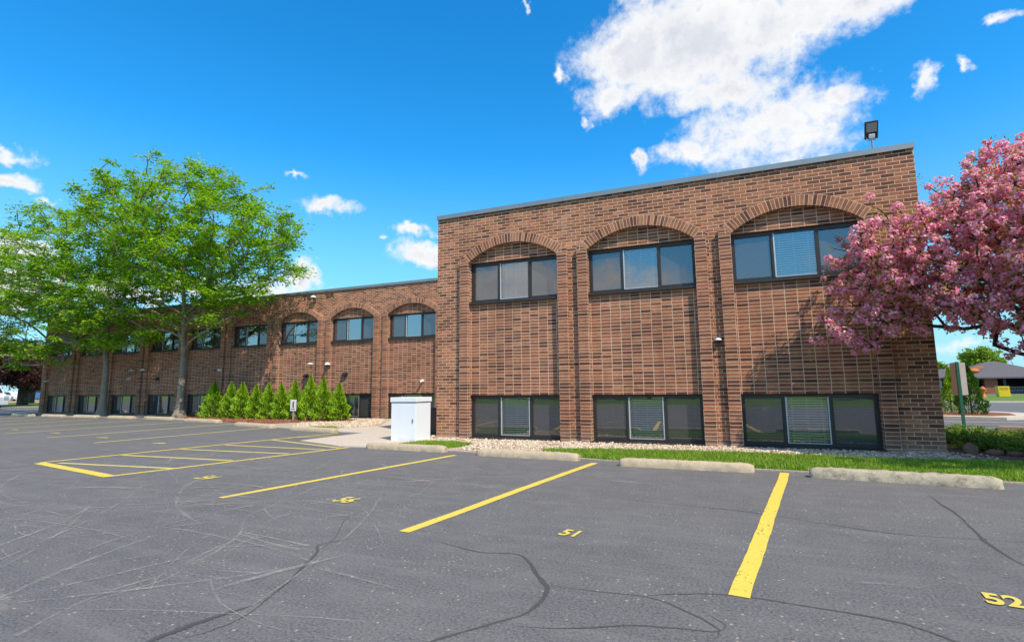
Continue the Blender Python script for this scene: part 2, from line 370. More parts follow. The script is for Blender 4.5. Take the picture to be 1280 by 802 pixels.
def window(x0, x1, z0, z1, yo, style, low):
    """frame (with mullions) as the window; panes, blind, sill as its children"""
    y0, y1 = yo+YW, yo+YW+.05; fr = MB(); t = .045; w3 = (x1-x0)/3
    fr.box(x0, x1, y0, y1, z1-t, z1); fr.box(x0, x1, y0, y1, z0, z0+t)
    fr.box(x0, x0+t, y0+.002, y1, z0+t, z1-t); fr.box(x1-t, x1, y0+.002, y1, z0+t, z1-t)
    fr.box(x0+w3-.028, x0+w3+.012, y0-.008, y1, z0+t, z1-t); fr.box(x1-w3-.022, x1-w3+.022, y0-.004, y1, z0+t, z1-t)
    # side sash rails
    for a, b in ((x0+t, x0+w3-.028), (x1-w3+.022, x1-t)):
        fr.box(a, b, y0+.006, y1-.01, z0+t, z0+t+.022); fr.box(a, b, y0+.006, y1-.01, z1-t-.022, z1-t)
        fr.box(a, a+.02, y0+.006, y1-.01, z0+t+.022, z1-t-.022); fr.box(b-.02, b, y0+.006, y1-.01, z0+t+.022, z1-t-.022)
    win = part(fr, 'window', M['bronze'])
    ss = MB(); a, b = x0+w3+.012, x1-w3-.022   # the bright sash of the middle light
    ss.box(a, a+.024, y0-.004, y0+.02, z0+t, z1-t)
    if low: ss.box(b-.02, b, y0-.002, y0+.02, z0+t, z1-t)
    ss.box(a+.024, b-(.02 if low else 0), y0, y0+.02, z0+t, z0+t+.014)
    def sub(mb, name, mat):
        o = mb.build(name, mat, win); return o
    sub(ss, 'sash', M['silver'])
    sl = MB(); sl.box(x0-.03, x1+.012, yo-.022 if low else yo+.05, y0-.002, z0-.05, z0-.002); sub(sl, 'sill', M['bronze'])
    for k, (a, b) in enumerate(((x0+t, x0+w3-.028), (x0+w3+.012, x1-w3-.022), (x1-w3+.022, x1-t))):
        g = MB(); yy = y0+.03+.004*k; tl = random.uniform(-.004,.004)
        g.poly([(a,yy+tl,z0+t),(b,yy-tl,z0+t),(b,yy-tl,z1-t),(a,yy+tl,z1-t)])
        mat = M['glass'] if k == 1 else M['glass_screen']
        if style == 'clear': mat = M['glass_back'] if k == 1 else M['glass_screen']
        sub(g, 'pane', mat)
    if style != 'clear':
        bl = MB(); bl2 = MB()
        for k, (a, b) in enumerate(((x0+t, x0+w3-.01), (x0+w3, x1-w3), (x1-w3+.01, x1-t))):
            q = bl2 if False else bl; n = int((z1-z0-2*t)/.044); tilt = random.uniform(.012,.016)
            drop = random.choice([0,0,0,1]) if k != 1 else 0
            for i in range(n):
                z = z1-t-.02-i*.044
                if drop and i > n*.8: break
                sag = random.gauss(0,.0008)
                bl.poly([(a+.01,y1+.055,z-tilt+sag),(b-.01,y1+.055,z-tilt-sag),(b-.01,y1+.078,z+tilt-sag),(a+.01,y1+.078,z+tilt+sag)])
            for cx in (a+.12, (a+b)/2, b-.12): bl.box(cx-.004, cx+.004, y1+.052, y1+.054, z0+t, z1-t)
        sub(bl, 'blind', M['slat'])
        a, b = x1-w3+.022, x1-t; shp = MB(); q = .62+random.uniform(-.05,.05); shp.poly([(a,y0+.046,z0+t),(a+(b-a)*q,y0+.046,z0+t),(a+(b-a)*q,y0+.046,z0+t+(z1-z0-2*t)*.66),(a,y0+.046,z0+t+(z1-z0-2*t)*.66)])
        sub(shp, 'shade', M['shade'])
    return win

def arc_pts(r, n=26): return [(W/2+r*math.sin(a), ZC+r*math.cos(a)) for a in np.linspace(-HALF, HALF, n)]

def bay(x, yo, style):
    # pilasters either side
    for side in (-1, 1):
        p = MB(); X = (lambda d: x - d) if side < 0 else (lambda d: x + W + d)
        a, b = sorted((X(0), X(PIL)))
        fr = lambda u: (u - a) / .2032 * .2032
        P = MB()
        # front
        P.poly([(a,yo,0),(b,yo,0),(b,yo,ZUH),(a,yo,ZUH)], [(0.001,0),(.202,0),(.202,ZUH),(0.001,ZUH)])
        inner = b if side < 0 else a; outer = a if side < 0 else b
        def sidef(xx, d, depth):
            q = [(xx,yo+depth,0),(xx,yo,0),(xx,yo,ZUH),(xx,yo+depth,ZUH)]
            uvq = [(.1016+depth,0),(.1016,0),(.1016,ZUH),(.1016+depth,ZUH)]
            if d > 0: q = [q[1],q[0],q[3],q[2]]; uvq = [uvq[1],uvq[0],uvq[3],uvq[2]]
            P.poly(q, uvq)
        sidef(inner, 1 if side < 0 else -1, YW+.06); sidef(outer, -1 if side < 0 else 1, YM+.01)
        # shoulder that carries the springing of the arch
        s_ = -1 if side < 0 else 1; ix = x if side < 0 else x+W
        sh = [(ix, ZUH), (ix+s_*RING*math.sin(HALF), ZUH+RING*math.cos(HALF)), (ix+s_*PIL, ZUH+.10), (ix+s_*PIL, ZUH)]
        if side > 0: sh = sh[::-1]
        sh = sh[::-1] if True else sh
        P.poly([(u,yo,z) for u,z in (sh[::-1] if side < 0 else sh[::-1])])
        P.poly([(ix+s_*PIL,yo+YM+.01,ZUH),(ix+s_*PIL,yo,ZUH),(ix+s_*PIL,yo,ZUH+.10),(ix+s_*PIL,yo+YM+.01,ZUH+.10)])
        q1 = (ix+s_*RING*math.sin(HALF), ZUH+RING*math.cos(HALF)); q2 = (ix+s_*PIL, ZUH+.10)
        P.poly([(q1[0],yo,q1[1]),(q2[0],yo,q2[1]),(q2[0],yo+YM+.01,q2[1]),(q1[0],yo+YM+.01,q1[1])])
        part(P, 'pilaster', M['brick_arch'] if False else M['brick_stack'])
    # arch ring
    A = MB(); n = 40; ang = np.linspace(-HALF, HALF, n+1)
    for i in range(n):
        a0, a1 = ang[i], ang[i+1]; s0, s1 = (a0+HALF)*(R+RING/2), (a1+HALF)*(R+RING/2)
        pt = lambda r, a, y: (x+W/2+r*math.sin(a), yo+y, ZC+r*math.cos(a))
        A.poly([pt(R,a0,0),pt(R,a1,0),pt(R+RING,a1,0),pt(R+RING,a0,0)], [(.001,s0),(.001,s1),(.2022,s1),(.2022,s0)])
        A.poly([pt(R,a0,YW+.06),pt(R,a1,YW+.06),pt(R,a1,0),pt(R,a0,0)], [(.1016+.2,s0),(.1016+.2,s1),(.1016,s1),(.1016,s0)])
        A.poly([pt(R+RING,a0,0),pt(R+RING,a1,0),pt(R+RING,a1,YM+.01),pt(R+RING,a0,YM+.01)], [(.1016,s0),(.1016,s1),(.19,s1),(.19,s0)])
    part(A, 'arch', M['brick_arch'])
    # spandrel below the upper window, in stack bond
    S = MB(); off = -x - .03
    U = lambda q: [(p[0]+off, p[2]) for p in q]
    q = [(x,yo+YS,ZLH+.012),(x+W,yo+YS,ZLH+.012),(x+W,yo+YS,ZUS-.05),(x,yo+YS,ZUS-.05)]; S.poly(q, U(q))
    S.poly([(x,yo+YW+.06,ZLH+.012),(x+W,yo+YW+.06,ZLH+.012),(x+W,yo+YS,ZLH+.012),(x,yo+YS,ZLH+.012)])
    S.poly([(x,yo+YS,ZUS-.05),(x+W,yo+YS,ZUS-.05),(x+W,yo+YW+.06,ZUS-.05),(x,yo+YW+.06,ZUS-.05)])
    part(S, 'spandrel', M['brick_stack'])
    T = MB(); pts = arc_pts(R+.01); z0 = ZUH+.012
    for i in range(len(pts)-1):
        (a, za), (b, zb) = pts[i], pts[i+1]; a = max(a, 0.); b = min(b, W)
        if za <= z0 or zb <= z0: za = max(za, z0+.0005); zb = max(zb, z0+.0005)
        q = [(x+a,yo+YS,z0),(x+b,yo+YS,z0),(x+b,yo+YS,zb),(x+a,yo+YS,za)]; T.poly(q, U(q))
    T.poly([(x,yo+YW+.06,z0),(x+W,yo+YW+.06,z0),(x+W,yo+YS,z0),(x,yo+YS,z0)])
    part(T, 'tympanum', M['brick_stack'])
    window(x, x+W, ZUS, ZUH, yo, style, False); window(x, x+W, ZLS, ZLH, yo, 'blind' if style == 'blind' else random.choice(['blind','clear','clear']), True)

def wall_run(xs, xa, xb, yo):
    """one main wall face with the openings left out behind arches and pilasters"""
    F = MB(); y = yo+YM; m = PIL/2
    edges = [xa]
    for x in xs: edges += [x-m, x+W+m]
    edges.append(xb)
    for i in range(0, len(edges), 2):
        a, b = edges[i], edges[i+1]; F.poly([(a,y,0),(b,y,0),(b,y,ZTOP),(a,y,ZTOP)])
    for x in xs:
        r = R+.1; aa = math.asin((W/2+m)/r) if (W/2+m) < r else HALF
        xsn = np.linspace(-(W/2+m), W/2+m, 30)
        zs = [ZC+math.sqrt(max(r*r-q*q, 0)) for q in xsn]
        for i in range(29):
            a, b = x+W/2+xsn[i], x+W/2+xsn[i+1]
            F.poly([(a,y,zs[i]),(b,y,zs[i+1]),(b,y,ZTOP),(a,y,ZTOP)])
    return F

XL, XR, YB, XBL = -.857, 8.536, 6.017, -29.50
front_x = [i*L for i in range(3)]; back_x = sorted(-6.618-i*L for i in range(-1, 9))
F = wall_run(front_x, XL, XR, 0)
F.poly([(XR,YM,0),(XR,16,0),(XR,16,ZTOP),(XR,YM,ZTOP)]); F.poly([(XL,YB+YM,0),(XL,YM,0),(XL,YM,ZTOP),(XL,YB+YM,ZTOP)])
part(F, 'brick_wall', M['brick_run'])
B = wall_run(back_x, XBL, XL, YB)
B.poly([(XBL,16,0),(XBL,YB+YM,0),(XBL,YB+YM,ZTOP),(XBL,16,ZTOP)]); B.poly([(XR,16,0),(XBL,16,0),(XBL,16,ZTOP),(XR,16,ZTOP)])
part(B, 'brick_wall', M['brick_run'])
for x in front_x: bay(x, 0, 'blind')
for i, x in enumerate(back_x): bay(x, YB, 'clear')
c = MB()   # coping in lengths with a drip edge
def coping(xa, xb, y):
    n = max(1, round((xb-xa)/3.0)); s = (xb-xa)/n
    for i in range(n):
        c.box(xa+i*s+.003, xa+(i+1)*s-.003, y-.035, y+.35, ZTOP, ZTOP+.092); c.box(xa+i*s+.003, xa+(i+1)*s-.003, y-.047, y-.037, ZTOP-.012, ZTOP+.03)
coping(XL-.02, XR+.02, YM); coping(XBL-.02, XL-.03, YB+YM)
c.box(XR-.3, XR+.03, YM+.36, 16, ZTOP, ZTOP+.092); c.box(XL-.03, XL+.3, YM+.36, YB+YM+.3, ZTOP, ZTOP+.088)
part(c, 'coping', M['coping'])
rf = MB(); rf.box(XL+.35, XR-.35, YM+.35, 15.9, ZTOP-.3, ZTOP-.2); rf.box(XBL+.3, XL+.3, YB+YM+.35, 15.9, ZTOP-.3, ZTOP-.22)
part(rf, 'roof', M['roof_dark'])
rm = MB()
for xa, xb, y in ((XL+.1, XR-.1, YW+.061), (XBL+.1, XL-.1, YB+YW+.061)):
    rm.poly([(xa,y+2.4,0),(xb,y+2.4,0),(xb,y+2.4,ZTOP-.3),(xa,y+2.4,ZTOP-.3)]); rm.box(xa, xb, y+.10, y+2.4, 1.5, 2.7)
    rm.poly([(xa,y,.01),(xb,y,.01),(xb,y+2.4,.01),(xa,y+2.4,.01)]); rm.poly([(xa,y+.2,4.4),(xb,y+.2,4.4),(xb,y+2.4,4.4),(xa,y+2.4,4.4)])
for xs, y in ((front_x, YW+.061), (back_x, YB+YW+.061)):
    for x in xs: rm.box(x+W+.25, x+W+.35, y, y+2.4, .01, 4.9)
part(rm, 'room_interior', M['room'])
fd = MB()
fd.box(XL-.02, XR+.015, YM-.02, YM+.3, -.1, .045); fd.box(XBL-.015, XL-.03, YB+YM-.02, YB+YM+.3, -.1, .045)
part(fd, 'foundation', M['foundation'])
def text_obj(txt, name, mat, size, loc, rot, parent=None, extr=.0, sx=1.):
    cu = bpy.data.curves.new(name, 'FONT'); cu.body = txt; cu.size = size; cu.extrude = extr; cu.align_x = 'CENTER'; cu.align_y = 'CENTER'; cu.offset = size*.03
    tmp = bpy.data.objects.new('tmp', cu); COL.objects.link(tmp)
    bpy.context.view_layer.update(); dg = bpy.context.evaluated_depsgraph_get()
    me = bpy.data.meshes.new_from_object(tmp.evaluated_get(dg)); bpy.data.objects.remove(tmp); me.name = name
    o = bpy.data.objects.new(name, me); COL.objects.link(o); me.materials.clear(); me.materials.append(mat)
    o.location = loc; o.rotation_euler = rot; o.scale = (sx,1,1)
    if parent: o.parent = parent
    return o
for s, x, w in (('TB', -10.78, .3), ("'ER", -9.58, .3)):
    o = text_obj(s, 'faded_lettering', M['letter'], .26, (x, YB+YM-.004, 4.93), (rad(90),0,0), bld, .001, 1.5)
    o.matrix_parent_inverse = Matrix.Translation((10,-6,0))

# ------------------------------------------------------------------ fixtures on the walls
def dome_lamp(name, x, y, z, label, group=None):
    e = empty(name, (x,y,z)); tag(e, label, 'wall lamp', group)
    m = MB(); m.lathe((0,-.17,0), [(.02,.07),(.05,.06),(.10,.015),(.135,-.035),(.125,-.037),(.0,.02)], 18); m.build('lamp_shade', M['white_plastic'], e, True)
    m = MB(); m.lathe((0,-.17,-.03), [(.001,-.06),(.05,-.045),(.065,0.),(.0,0.02)], 14); m.build('globe', M['dark_metal'], e, True)
    m = MB(); m.tube([(0,0,.03),(0,-.09,.07),(0,-.17,.055)], .014, 8); m.box(-.05,.05,-.012,0,-.03,.08); m.build('bracket', M['grey_metal'], e)
    return e
def flat_lamp(name, x, y, z, label):
    e = empty(name, (x,y,z)); tag(e, label, 'wall lamp')
    m = MB(); m.lathe((0,-.26,0), [(.02,.05),(.06,.035),(.15,0),(.15,-.015),(.0,-.01)], 18); m.build('lamp_shade', M['white_plastic'], e, True)
    m = MB(); m.tube([(0,0,-.02),(0,-.12,.05),(0,-.26,.05)], .012, 8); m.build('bracket', M['grey_metal'], e)
    return e
def camera_unit(name, x, y, z, label, s=1., dark=False):
    e = empty(name, (x,y,z)); tag(e, label, 'security camera', 'cameras on the wall')
    m = MB(); m.box(-.045*s,.045*s,-.02*s,0,-.045*s,.045*s); m.tube([(0,-.02*s,0),(0,-.06*s,-.005)], .015*s, 8); m.build('mount', M['white_plastic'], e)
    m = MB(); m.tube([(0,-.05*s,-.02*s),(-.02*s,-.20*s,-.055*s)], .042*s, 14); m.build('housing', M['white_plastic'] if not dark else M['dark_metal'], e, False)
    m = MB(); m.tube([(-.0205*s,-.201*s,-.0555*s),(-.021*s,-.206*s,-.0565*s)], .032*s, 12); m.build('lens', M['dark_metal'], e)
    return e
def vent_box(x, y, z, label):
    e = empty('vent_hood', (x,y,z)); tag(e, label, 'vent hood', 'dark hooded vents on the wall')
    m = MB(); m.prism([(-.11,-.06),(.11,-.06),(.11,.06),(-.11,.06)], -.03, 0); m.build('plate', M['dark_metal'], e)
    m = MB(); m.poly([(-.1,-.03,.055),(-.1,-.13,-.02),(.1,-.13,-.02),(.1,-.03,.055)]); m.poly([(-.1,-.03,.055),(-.1,-.03,-.05),(-.1,-.13,-.05),(-.1,-.13,-.02)]); m.poly([(.1,-.03,.055),(.1,-.13,-.02),(.1,-.13,-.05),(.1,-.03,-.05)]); m.poly([(-.1,-.13,-.05),(.1,-.13,-.05),(.1,-.13,-.02),(-.1,-.13,-.02)]); m.build('hood', M['dark_metal'], e)
e = empty('wall_light', (5.245, YM, 1.96)); tag(e, 'small black wall light with white cap between the second and third front windows', 'wall light')
m = MB(); m.box(-.065,.065,-.05,0,-.05,.03); m.build('housing', M['dark_metal'], e, bevel=.006)
m = MB(); m.lathe((0,-.06,.01), [(.001,.035),(.035,.03),(.062,.0),(.066,-.015),(.055,-.015)], 16); m.build('cap', M['white_plastic'], e, True)
m = MB(); m.lathe((0,-.065,-.03), [(.045,.02),(.045,-.01),(.02,-.03),(.001,-.03)], 14); m.build('lens', M['dark_metal'], e, True)
yb = YB+YM
flat_lamp('dish_lamp', -10.15, yb-.05, 2.16, 'flat white dish lamp on arm above the arborvitae, left one of the pair')
dome_lamp('dome_lamp', -9.43, YB+YS, 2.14, 'white domed wall lamp above the arborvitae, right one of the pair')
flat_lamp('dish_lamp', -21.45, YB+YS, 2.14, 'flat white dish lamp on the shaded wall between the two big trees')
dome_lamp('dome_lamp', -20.62, yb-.05, 2.15, 'white domed wall lamp on the shaded wall between the two big trees')
dome_lamp('gable_lamp', -10.28, yb, 4.92, 'white lamp high under the roof edge between the faded letter marks')
vent_box(-10.66, YB+YS, 1.71, 'small black vent hood just left of the tallest arborvitae tip')
vent_box(-8.66, YB+YS, 1.73, 'small black vent hood on the wall above the last arborvitae')
vent_box(-19.9, YB+YS, 1.73, 'small black vent hood on the shaded wall near the right big tree')
camera_unit('security_camera', -5.07, YB+YS, 1.43, 'small white security camera on the wall above the white cabinet', 1.)
camera_unit('security_camera', -21.95, YB+YS, 1.78, 'white security camera on the shaded wall between the two big trees', 1.)
camera_unit('security_camera', -28.9, YB+YS, 1.77, 'white security camera near the far left end of the brick wall', 1.1)
e = empty('pipe_lamp', (-15.52, yb-.075, 2.03)); tag(e, 'small cream wall light fed by a conduit at the left end of the arborvitae row', 'wall light')
m = MB(); m.box(-.10,.10,-.10,0,-.03,.05); m.build('housing', M['white_plastic'], e, bevel=.01)
m = MB(); m.tube([(.06,-.02,-.03),(.06,-.02,-1.9)], .014, 8); m.build('conduit', M['wood_post'], e)
# LED floodlight on the roof edge
e = empty('floodlight', (7.99, .2, ZTOP+.092)); e.scale = (.84,.84,1.04); tag(e, 'black led floodlight on a short post on the roof edge', 'floodlight')
m = MB(); m.tube([(0,0,0),(0,0,.20)], .018, 10); m.box(-.05,.05,-.05,.05,0,.012); m.build('post', M['grey_metal'], e)
m = MB(); zz = .20
m.tube([(-.105,0,.33),(-.10,0,.24),(-.06,0,.205),(.06,0,.205),(.10,0,.24),(.105,0,.33)], .009, 8); m.build('bracket', M['dark_metal'], e)
hd = empty('lamp_head', (0,-.01,.40)); 
bpy.data.objects.remove(hd)
def tilted(mb, a, oz, oy=0):
    ca, sa = math.cos(a), math.sin(a)
    mb.v = [(x, oy + y*ca - z*sa, oz + y*sa + z*ca) for x, y, z in mb.v]; return mb
al = rad(28)
m = MB(); m.box(-.12,.12,-.03,.03,-.10,.20); m.box(-.09,.09,.03,.05,-.06,.16); tilted(m, al, .33).build('housing', M['dark_metal'], e, bevel=.008)
m = MB(); m.box(-.095,.095,-.034,-.031,.02,.175); tilted(m, al, .33).build('lens', M['grey_metal'], e)
m = MB(); m.box(-.055,.055,-.055,-.031,-.085,-.015); tilted(m, al, .33).build('sensor', M['white_plastic'], e, bevel=.008)

# ------------------------------------------------------------------ ground, lot, beds
g = MB(); g.flat([(-400,-300),(400,-300),(400,500),(-400,500)], -.06); tag(g.build('ground', M['lawn']), kind='structure')
lot = MB(); lot.flat([(-33,-20.5),(16,-20.5),(16,8),(-33,8)], 0.); lot = tag(lot.build('parking_lot', M['asphalt']), kind='structure')
def ribbon(mb, pts, w, z, uvx=True, jit=0., taper=False):
    P = [np.array(p, float) for p in pts]
    # smooth resample (Catmull-Rom)
    Q = []
    for i in range(len(P)-1):
        p0, p1, p2, p3 = P[max(i-1,0)], P[i], P[i+1], P[min(i+2,len(P)-1)]
        k = max(2, int(np.linalg.norm(p2-p1)/.06))
        for t in np.linspace(0,1,k,endpoint=False):
            Q.append(.5*((2*p1)+(-p0+p2)*t+(2*p0-5*p1+4*p2-p3)*t*t+(-p0+3*p1-3*p2+p3)*t**3))
    Q.append(P[-1]); n = len(Q)
    if jit:
        j = np.cumsum(RNG.normal(size=(n,2))*jit, axis=0); j -= np.linspace(0,1,n)[:,None]*j[-1]; Q = [q+d for q, d in zip(Q, j)]
    Ls = []
    for i in range(n):
        d = Q[min(i+1,n-1)]-Q[max(i-1,0)]; d /= np.linalg.norm(d)+1e-9; nn = np.array([-d[1],d[0]])
        ww = w*(1+.35*math.sin(i*.37+z*9000)+random.uniform(-.2,.2))/2
        if taper: ww *= min(1, .15+4*min(i, n-1-i)/n)
        Ls.append((Q[i]+nn*ww, Q[i]-nn*ww))
    for i in range(n-1):
        a, b = Ls[i], Ls[i+1]
        mb.poly([(*a[1],z),(*b[1],z),(*b[0],z),(*a[0],z)], [(0,0),(0,1),(1,1),(1,0)])
cr = MB(); z = .0022
cracks = [([(3.43,-6.98),(3.8,-7.09),(4.1,-7.05),(4.39,-7.42),(4.48,-7.58),(4.47,-7.86),(4.36,-8.04),(4.21,-8.24),(4.0,-8.6)], .045),
 ([(4.45,-7.50),(4.68,-7.48),(4.93,-7.46),(5.14,-7.54),(5.33,-7.72),(5.30,-7.84)], .022),
 ([(4.43,-8.03),(4.65,-7.97),(4.91,-7.84),(5.16,-7.78),(5.31,-7.76),(5.36,-7.66),(5.21,-7.50)], .022),
 ([(4.95,-7.45),(5.11,-7.36),(5.36,-7.26),(5.7,-7.27),(6.04,-7.30),(6.2,-7.38),(6.4,-7.6),(6.6,-7.9)], .030),
 ([(7.21,-3.74),(7.14,-4.77),(7.03,-5.66),(7.05,-6.3),(7.3,-7)], .040), ([(4.0,-4.9),(4.55,-5.09),(5.54,-5.25),(6.15,-5.5),(6.61,-5.62),(7.25,-5.54),(8.4,-5.5)], .020),
 ([(3.12,-8.69),(3.19,-8.5),(3.14,-8.28),(2.92,-7.79),(2.75,-7.46),(2.65,-7.34),(2.87,-6.99),(2.95,-6.84)], .030), ([(2.75,-7.46),(2.6,-7.1),(2.3,-6.6),(2.25,-6.1)], .010),
 ([(3.1,-8.3),(3.0,-8.7),(3.05,-9.2)], .06)]
for pts, w in cracks: ribbon(cr, pts, w*.62, z, jit=.004, taper=True); z += .00025
cr.build('crack_sealant', M['seal'], lot)
sc_ = MB(); z = .0045
explicit = [([(2.38,-8.96),(2.24,-8.63),(2.2,-8.41),(2.21,-8.14),(2.11,-7.75),(1.83,-7.31),(1.43,-6.91),(1.16,-6.09),(0.89,-5.45)], .030),
 ([(2.25,-8.6),(2.3,-8.2),(2.1,-7.9),(1.9,-7.3),(1.7,-6.8),(1.9,-6.2),(2.3,-5.7),(2.1,-4.9)], .022),([(1.83,-7.31),(2.2,-7.35),(2.6,-7.4)], .03),([(1.83,-7.35),(2.25,-7.45),(2.62,-7.5)], .03),
 ([(2.1,-8.1),(2.5,-8.0),(2.75,-7.95)], .03),([(2.1,-8.12),(2.5,-8.1),(2.65,-8.08)], .025)]
for pts, w in explicit: ribbon(sc_, pts, w, z, jit=.003); z += .00003
rs = random.Random(11)
for i in range(190):
    cx, cy = rs.uniform(-5.5, 2.6), rs.uniform(-8.6, -4.0); r = rs.choice([1.5,2.5,4,6,9]); a0 = rs.uniform(0, 6.28); da = rs.uniform(1.2,4.2)/r*rs.choice([-1,1])
    x0, y0 = cx-r*math.cos(a0), cy-r*math.sin(a0)
    pts = [(x0+r*math.cos(a0+da*t), y0+r*math.sin(a0+da*t)) for t in np.linspace(-.5,.5,7)]
    ribbon(sc_, pts, rs.choice([.010,.012,.014,.018,.02,.04]), z, jit=.002, taper=True); z += .00003
for i in range(26):
    cx, cy = rs.uniform(-8, 8.5), rs.uniform(-8.6, -2.8); a = rs.uniform(-.3,.3)+rs.choice([0,0,1.3]); ln = rs.uniform(.3,1.2)
    ribbon(sc_, [(cx,cy),(cx+ln*.5*math.cos(a),cy+ln*.5*math.sin(a)+.02),(cx+ln*math.cos(a),cy+ln*math.sin(a))], rs.uniform(.02,.05), z, jit=.004, taper=True); z += .00003
sc_.build('tyre_scuffs', M['scuff'], lot)
def stripe(p, q, w, mat='yellow', z=.004):
    p, q = np.array(p,float), np.array(q,float); d = q-p; n = max(3,int(np.linalg.norm(d)/.10)); d /= np.linalg.norm(d); nn = np.array([-d[1],d[0]])
    m = MB(); r = np.random.default_rng(int(abs(p[0]*1000+p[1]*77)))
    lat = np.cumsum(r.normal(size=n+1)*.0016); lat -= np.linspace(0,1,n+1)*lat[-1]
    e1 = r.normal(size=n+1)*.0011; e2 = r.normal(size=n+1)*.0011
    A = [p+(q-p)*i/n+nn*(w/2+lat[i]+e1[i]) for i in range(n+1)]; Bq = [p+(q-p)*i/n-nn*(w/2-lat[i]+e2[i]) for i in range(n+1)]
    for i in range(n): m.poly([(*Bq[i],z),(*Bq[i+1],z),(*A[i+1],z),(*A[i],z)])
    return m.build('painted_line', M[mat], lot)
lw = .105
stripe((5.41,-7.28),(5.99,-2.77),.105); stripe((3.025,-6.85),(3.51,-2.68),.10); stripe((.48,-6.43),(1.09,-2.54),.10)
stripe((-2.19,-6.0),(-1.45,-2.15),.095,'yellow',.0044); stripe((-4.75,-5.5),(-4.03,.5),.095,'yellow',.0044)
stripe((-4.70,-5.53),(-2.15,-5.97),.15,'yellow',.0052)
for k, (a, b) in enumerate((((-4.40,-5.42),(-2.06,-5.20)),((-4.52,-4.42),(-1.97,-4.30)),((-4.40,-3.45),(-1.79,-3.31)),((-4.24,-2.60),(-1.62,-2.62)),((-4.20,-1.45),(-1.55,-2.3)))): stripe(a, b, .085, 'yellow_old', .0048)
stripe((-4.3,-.9),(-3.35,-.2),.08,'yellow_old',.0048)
for a, b in (((-7.55,-3.21),(-7.50,1.6)),((-10.22,-2.77),(-10.28,2.54)),((-13.01,-2.4),(-13.2,2.8)),((-15.63,-1.9),(-16.0,2.9)),((-18.3,-1.6),(-18.8,3.1)),((-21.0,-1.3),(-21.5,3.2)),((-23.8,-1.1),(-24.3,3.4))): stripe(a, b, .10, 'yellow_old')
for s, x, y, r, sz in (('51',4.25,-6.44,7,.23),('56',1.80,-6.07,8,.31),('54',-.83,-5.60,9,.34),('52',6.655,-6.86,7,.23)):
    text_obj(s, 'stall_number', M['yellow_num'], sz, (x,y,.006), (0,0,rad(-r)), lot, 0, .72)
for x, y in ((-6.0,-2.8),(-8.8,-2.33),(-11.85,-1.8),(-14.7,-1.44)):
    m = MB(); ribbon(m, [(x-.2,y-.03),(x,y+.02),(x+.2,y)], .10, .0055, taper=True); m.build('worn_stall_number', M['yellow_old'], lot)

def slab(name, pts, z0, z1, mat, kind='structure'):
    # make CCW
    A = sum(pts[i][0]*pts[(i+1)%len(pts)][1]-pts[(i+1)%len(pts)][0]*pts[i][1] for i in range(len(pts)))
    if A < 0: pts = pts[::-1]
    m = MB(); m.flat(pts, z0, z1); return tag(m.build(name, mat), kind=kind)
walk_px = [(-3.32,-1.51),(-3.30,.62),(-4.55,.80),(-5.0,1.75),(-4.5,2.9),(-6.1,5.6),(-5.0,6.0),(-.9,6.0),(-.9,.55),(-.95,-.45),(-.85,-1.35),(-.75,-2.0),(-1.05,-2.05),(-1.75,-2.1)]
slab('walkway', walk_px, 0, .022, M['conc_walk'])
front_bed = [(-.9,-1.35),(-.70,-2.0),(.9,-2.08),(1.6,-2.22),(3.0,-2.30),(3.6,-2.42),(5.5,-2.62),(7.7,-2.72),(11.5,-2.85),(11.5,4.6),(8.55,5.0),(8.55,.3),(-.9,.3)]
slab('planting_strip', front_bed, 0, .014, M['gravelbase'])
back_bed = [(-27.5,5.2),(-24.3,3.95),(-17.5,4.15),(-13.9,3.55),(-11.3,2.98),(-9.6,2.25),(-7.2,1.55),(-6.2,1.15),(-4.9,1.0),(-5.02,1.75),(-4.52,2.9),(-6.12,5.6),(-5.02,6.01),(-5.02,6.3),(-29.4,6.3)]
slab('back_bed', back_bed, 0, .014, M['gravelbase'])
mulch = [(-17.2,4.75),(-15.6,4.55),(-13.9,3.65),(-11.3,3.05),(-9.6,2.3),(-9.0,2.5),(-8.3,3.9),(-7.1,4.5),(-7.2,5.3),(-9.5,5.85),(-17.5,5.9)]
slab('mulch_bed', mulch, .0145, .024, M['mulch'])
slab('juniper_bed', [(8.56,-.9),(11.4,-1.2),(11.4,4.5),(8.56,4.9)], .0145, .03, M['soil'])
def inside(pts, P):
    x, y = P[:,0], P[:,1]; r = np.zeros(len(P), bool); n = len(pts)
    for i in range(n):
        (x1,y1),(x2,y2) = pts[i], pts[(i+1)%n]
        c = ((y1 > y) != (y2 > y)) & (x < (x2-x1)*(y-y1)/((y2-y1)+1e-12)+x1); r ^= c
    return r
def scatter(pts, dens):
    p = np.array(pts); lo, hi = p.min(0), p.max(0); n = int((hi-lo).prod()*dens)
    P = RNG.uniform(lo, hi, (n,2)); return P[inside(pts, P)]
def grass(name, pts, dens, h, z, label, lean=.35):
    P = scatter(pts, dens); n = len(P); th = RNG.uniform(0, 6.283, n); hh = h*RNG.uniform(.5,1.3,n); w = RNG.uniform(.003,.006,n)*1.5
    base = np.c_[P, np.full(n, z)]; side = np.c_[np.cos(th), np.sin(th), np.zeros(n)]*w[:,None]
    ln = np.c_[RNG.normal(size=(n,2))*lean, np.ones(n)]; tip = base+unit(ln)*hh[:,None]
    V = np.stack([base-side, base+side, tip], 1).reshape(-1,3); Fc = np.arange(3*n).reshape(-1,3)
    return tag(raw(name, V, Fc, M['grass_blade']), label, 'grass', kind='stuff')
grass_front = [(2.3,-1.50),(3.37,-1.20),(5.19,-.98),(6.35,-1.0),(7.35,-1.15),(8.6,-.95),(11.4,-1.2),(11.4,-2.8),(7.7,-2.66),(5.5,-2.56),(3.6,-2.36),(2.9,-2.15),(2.3,-1.62)]
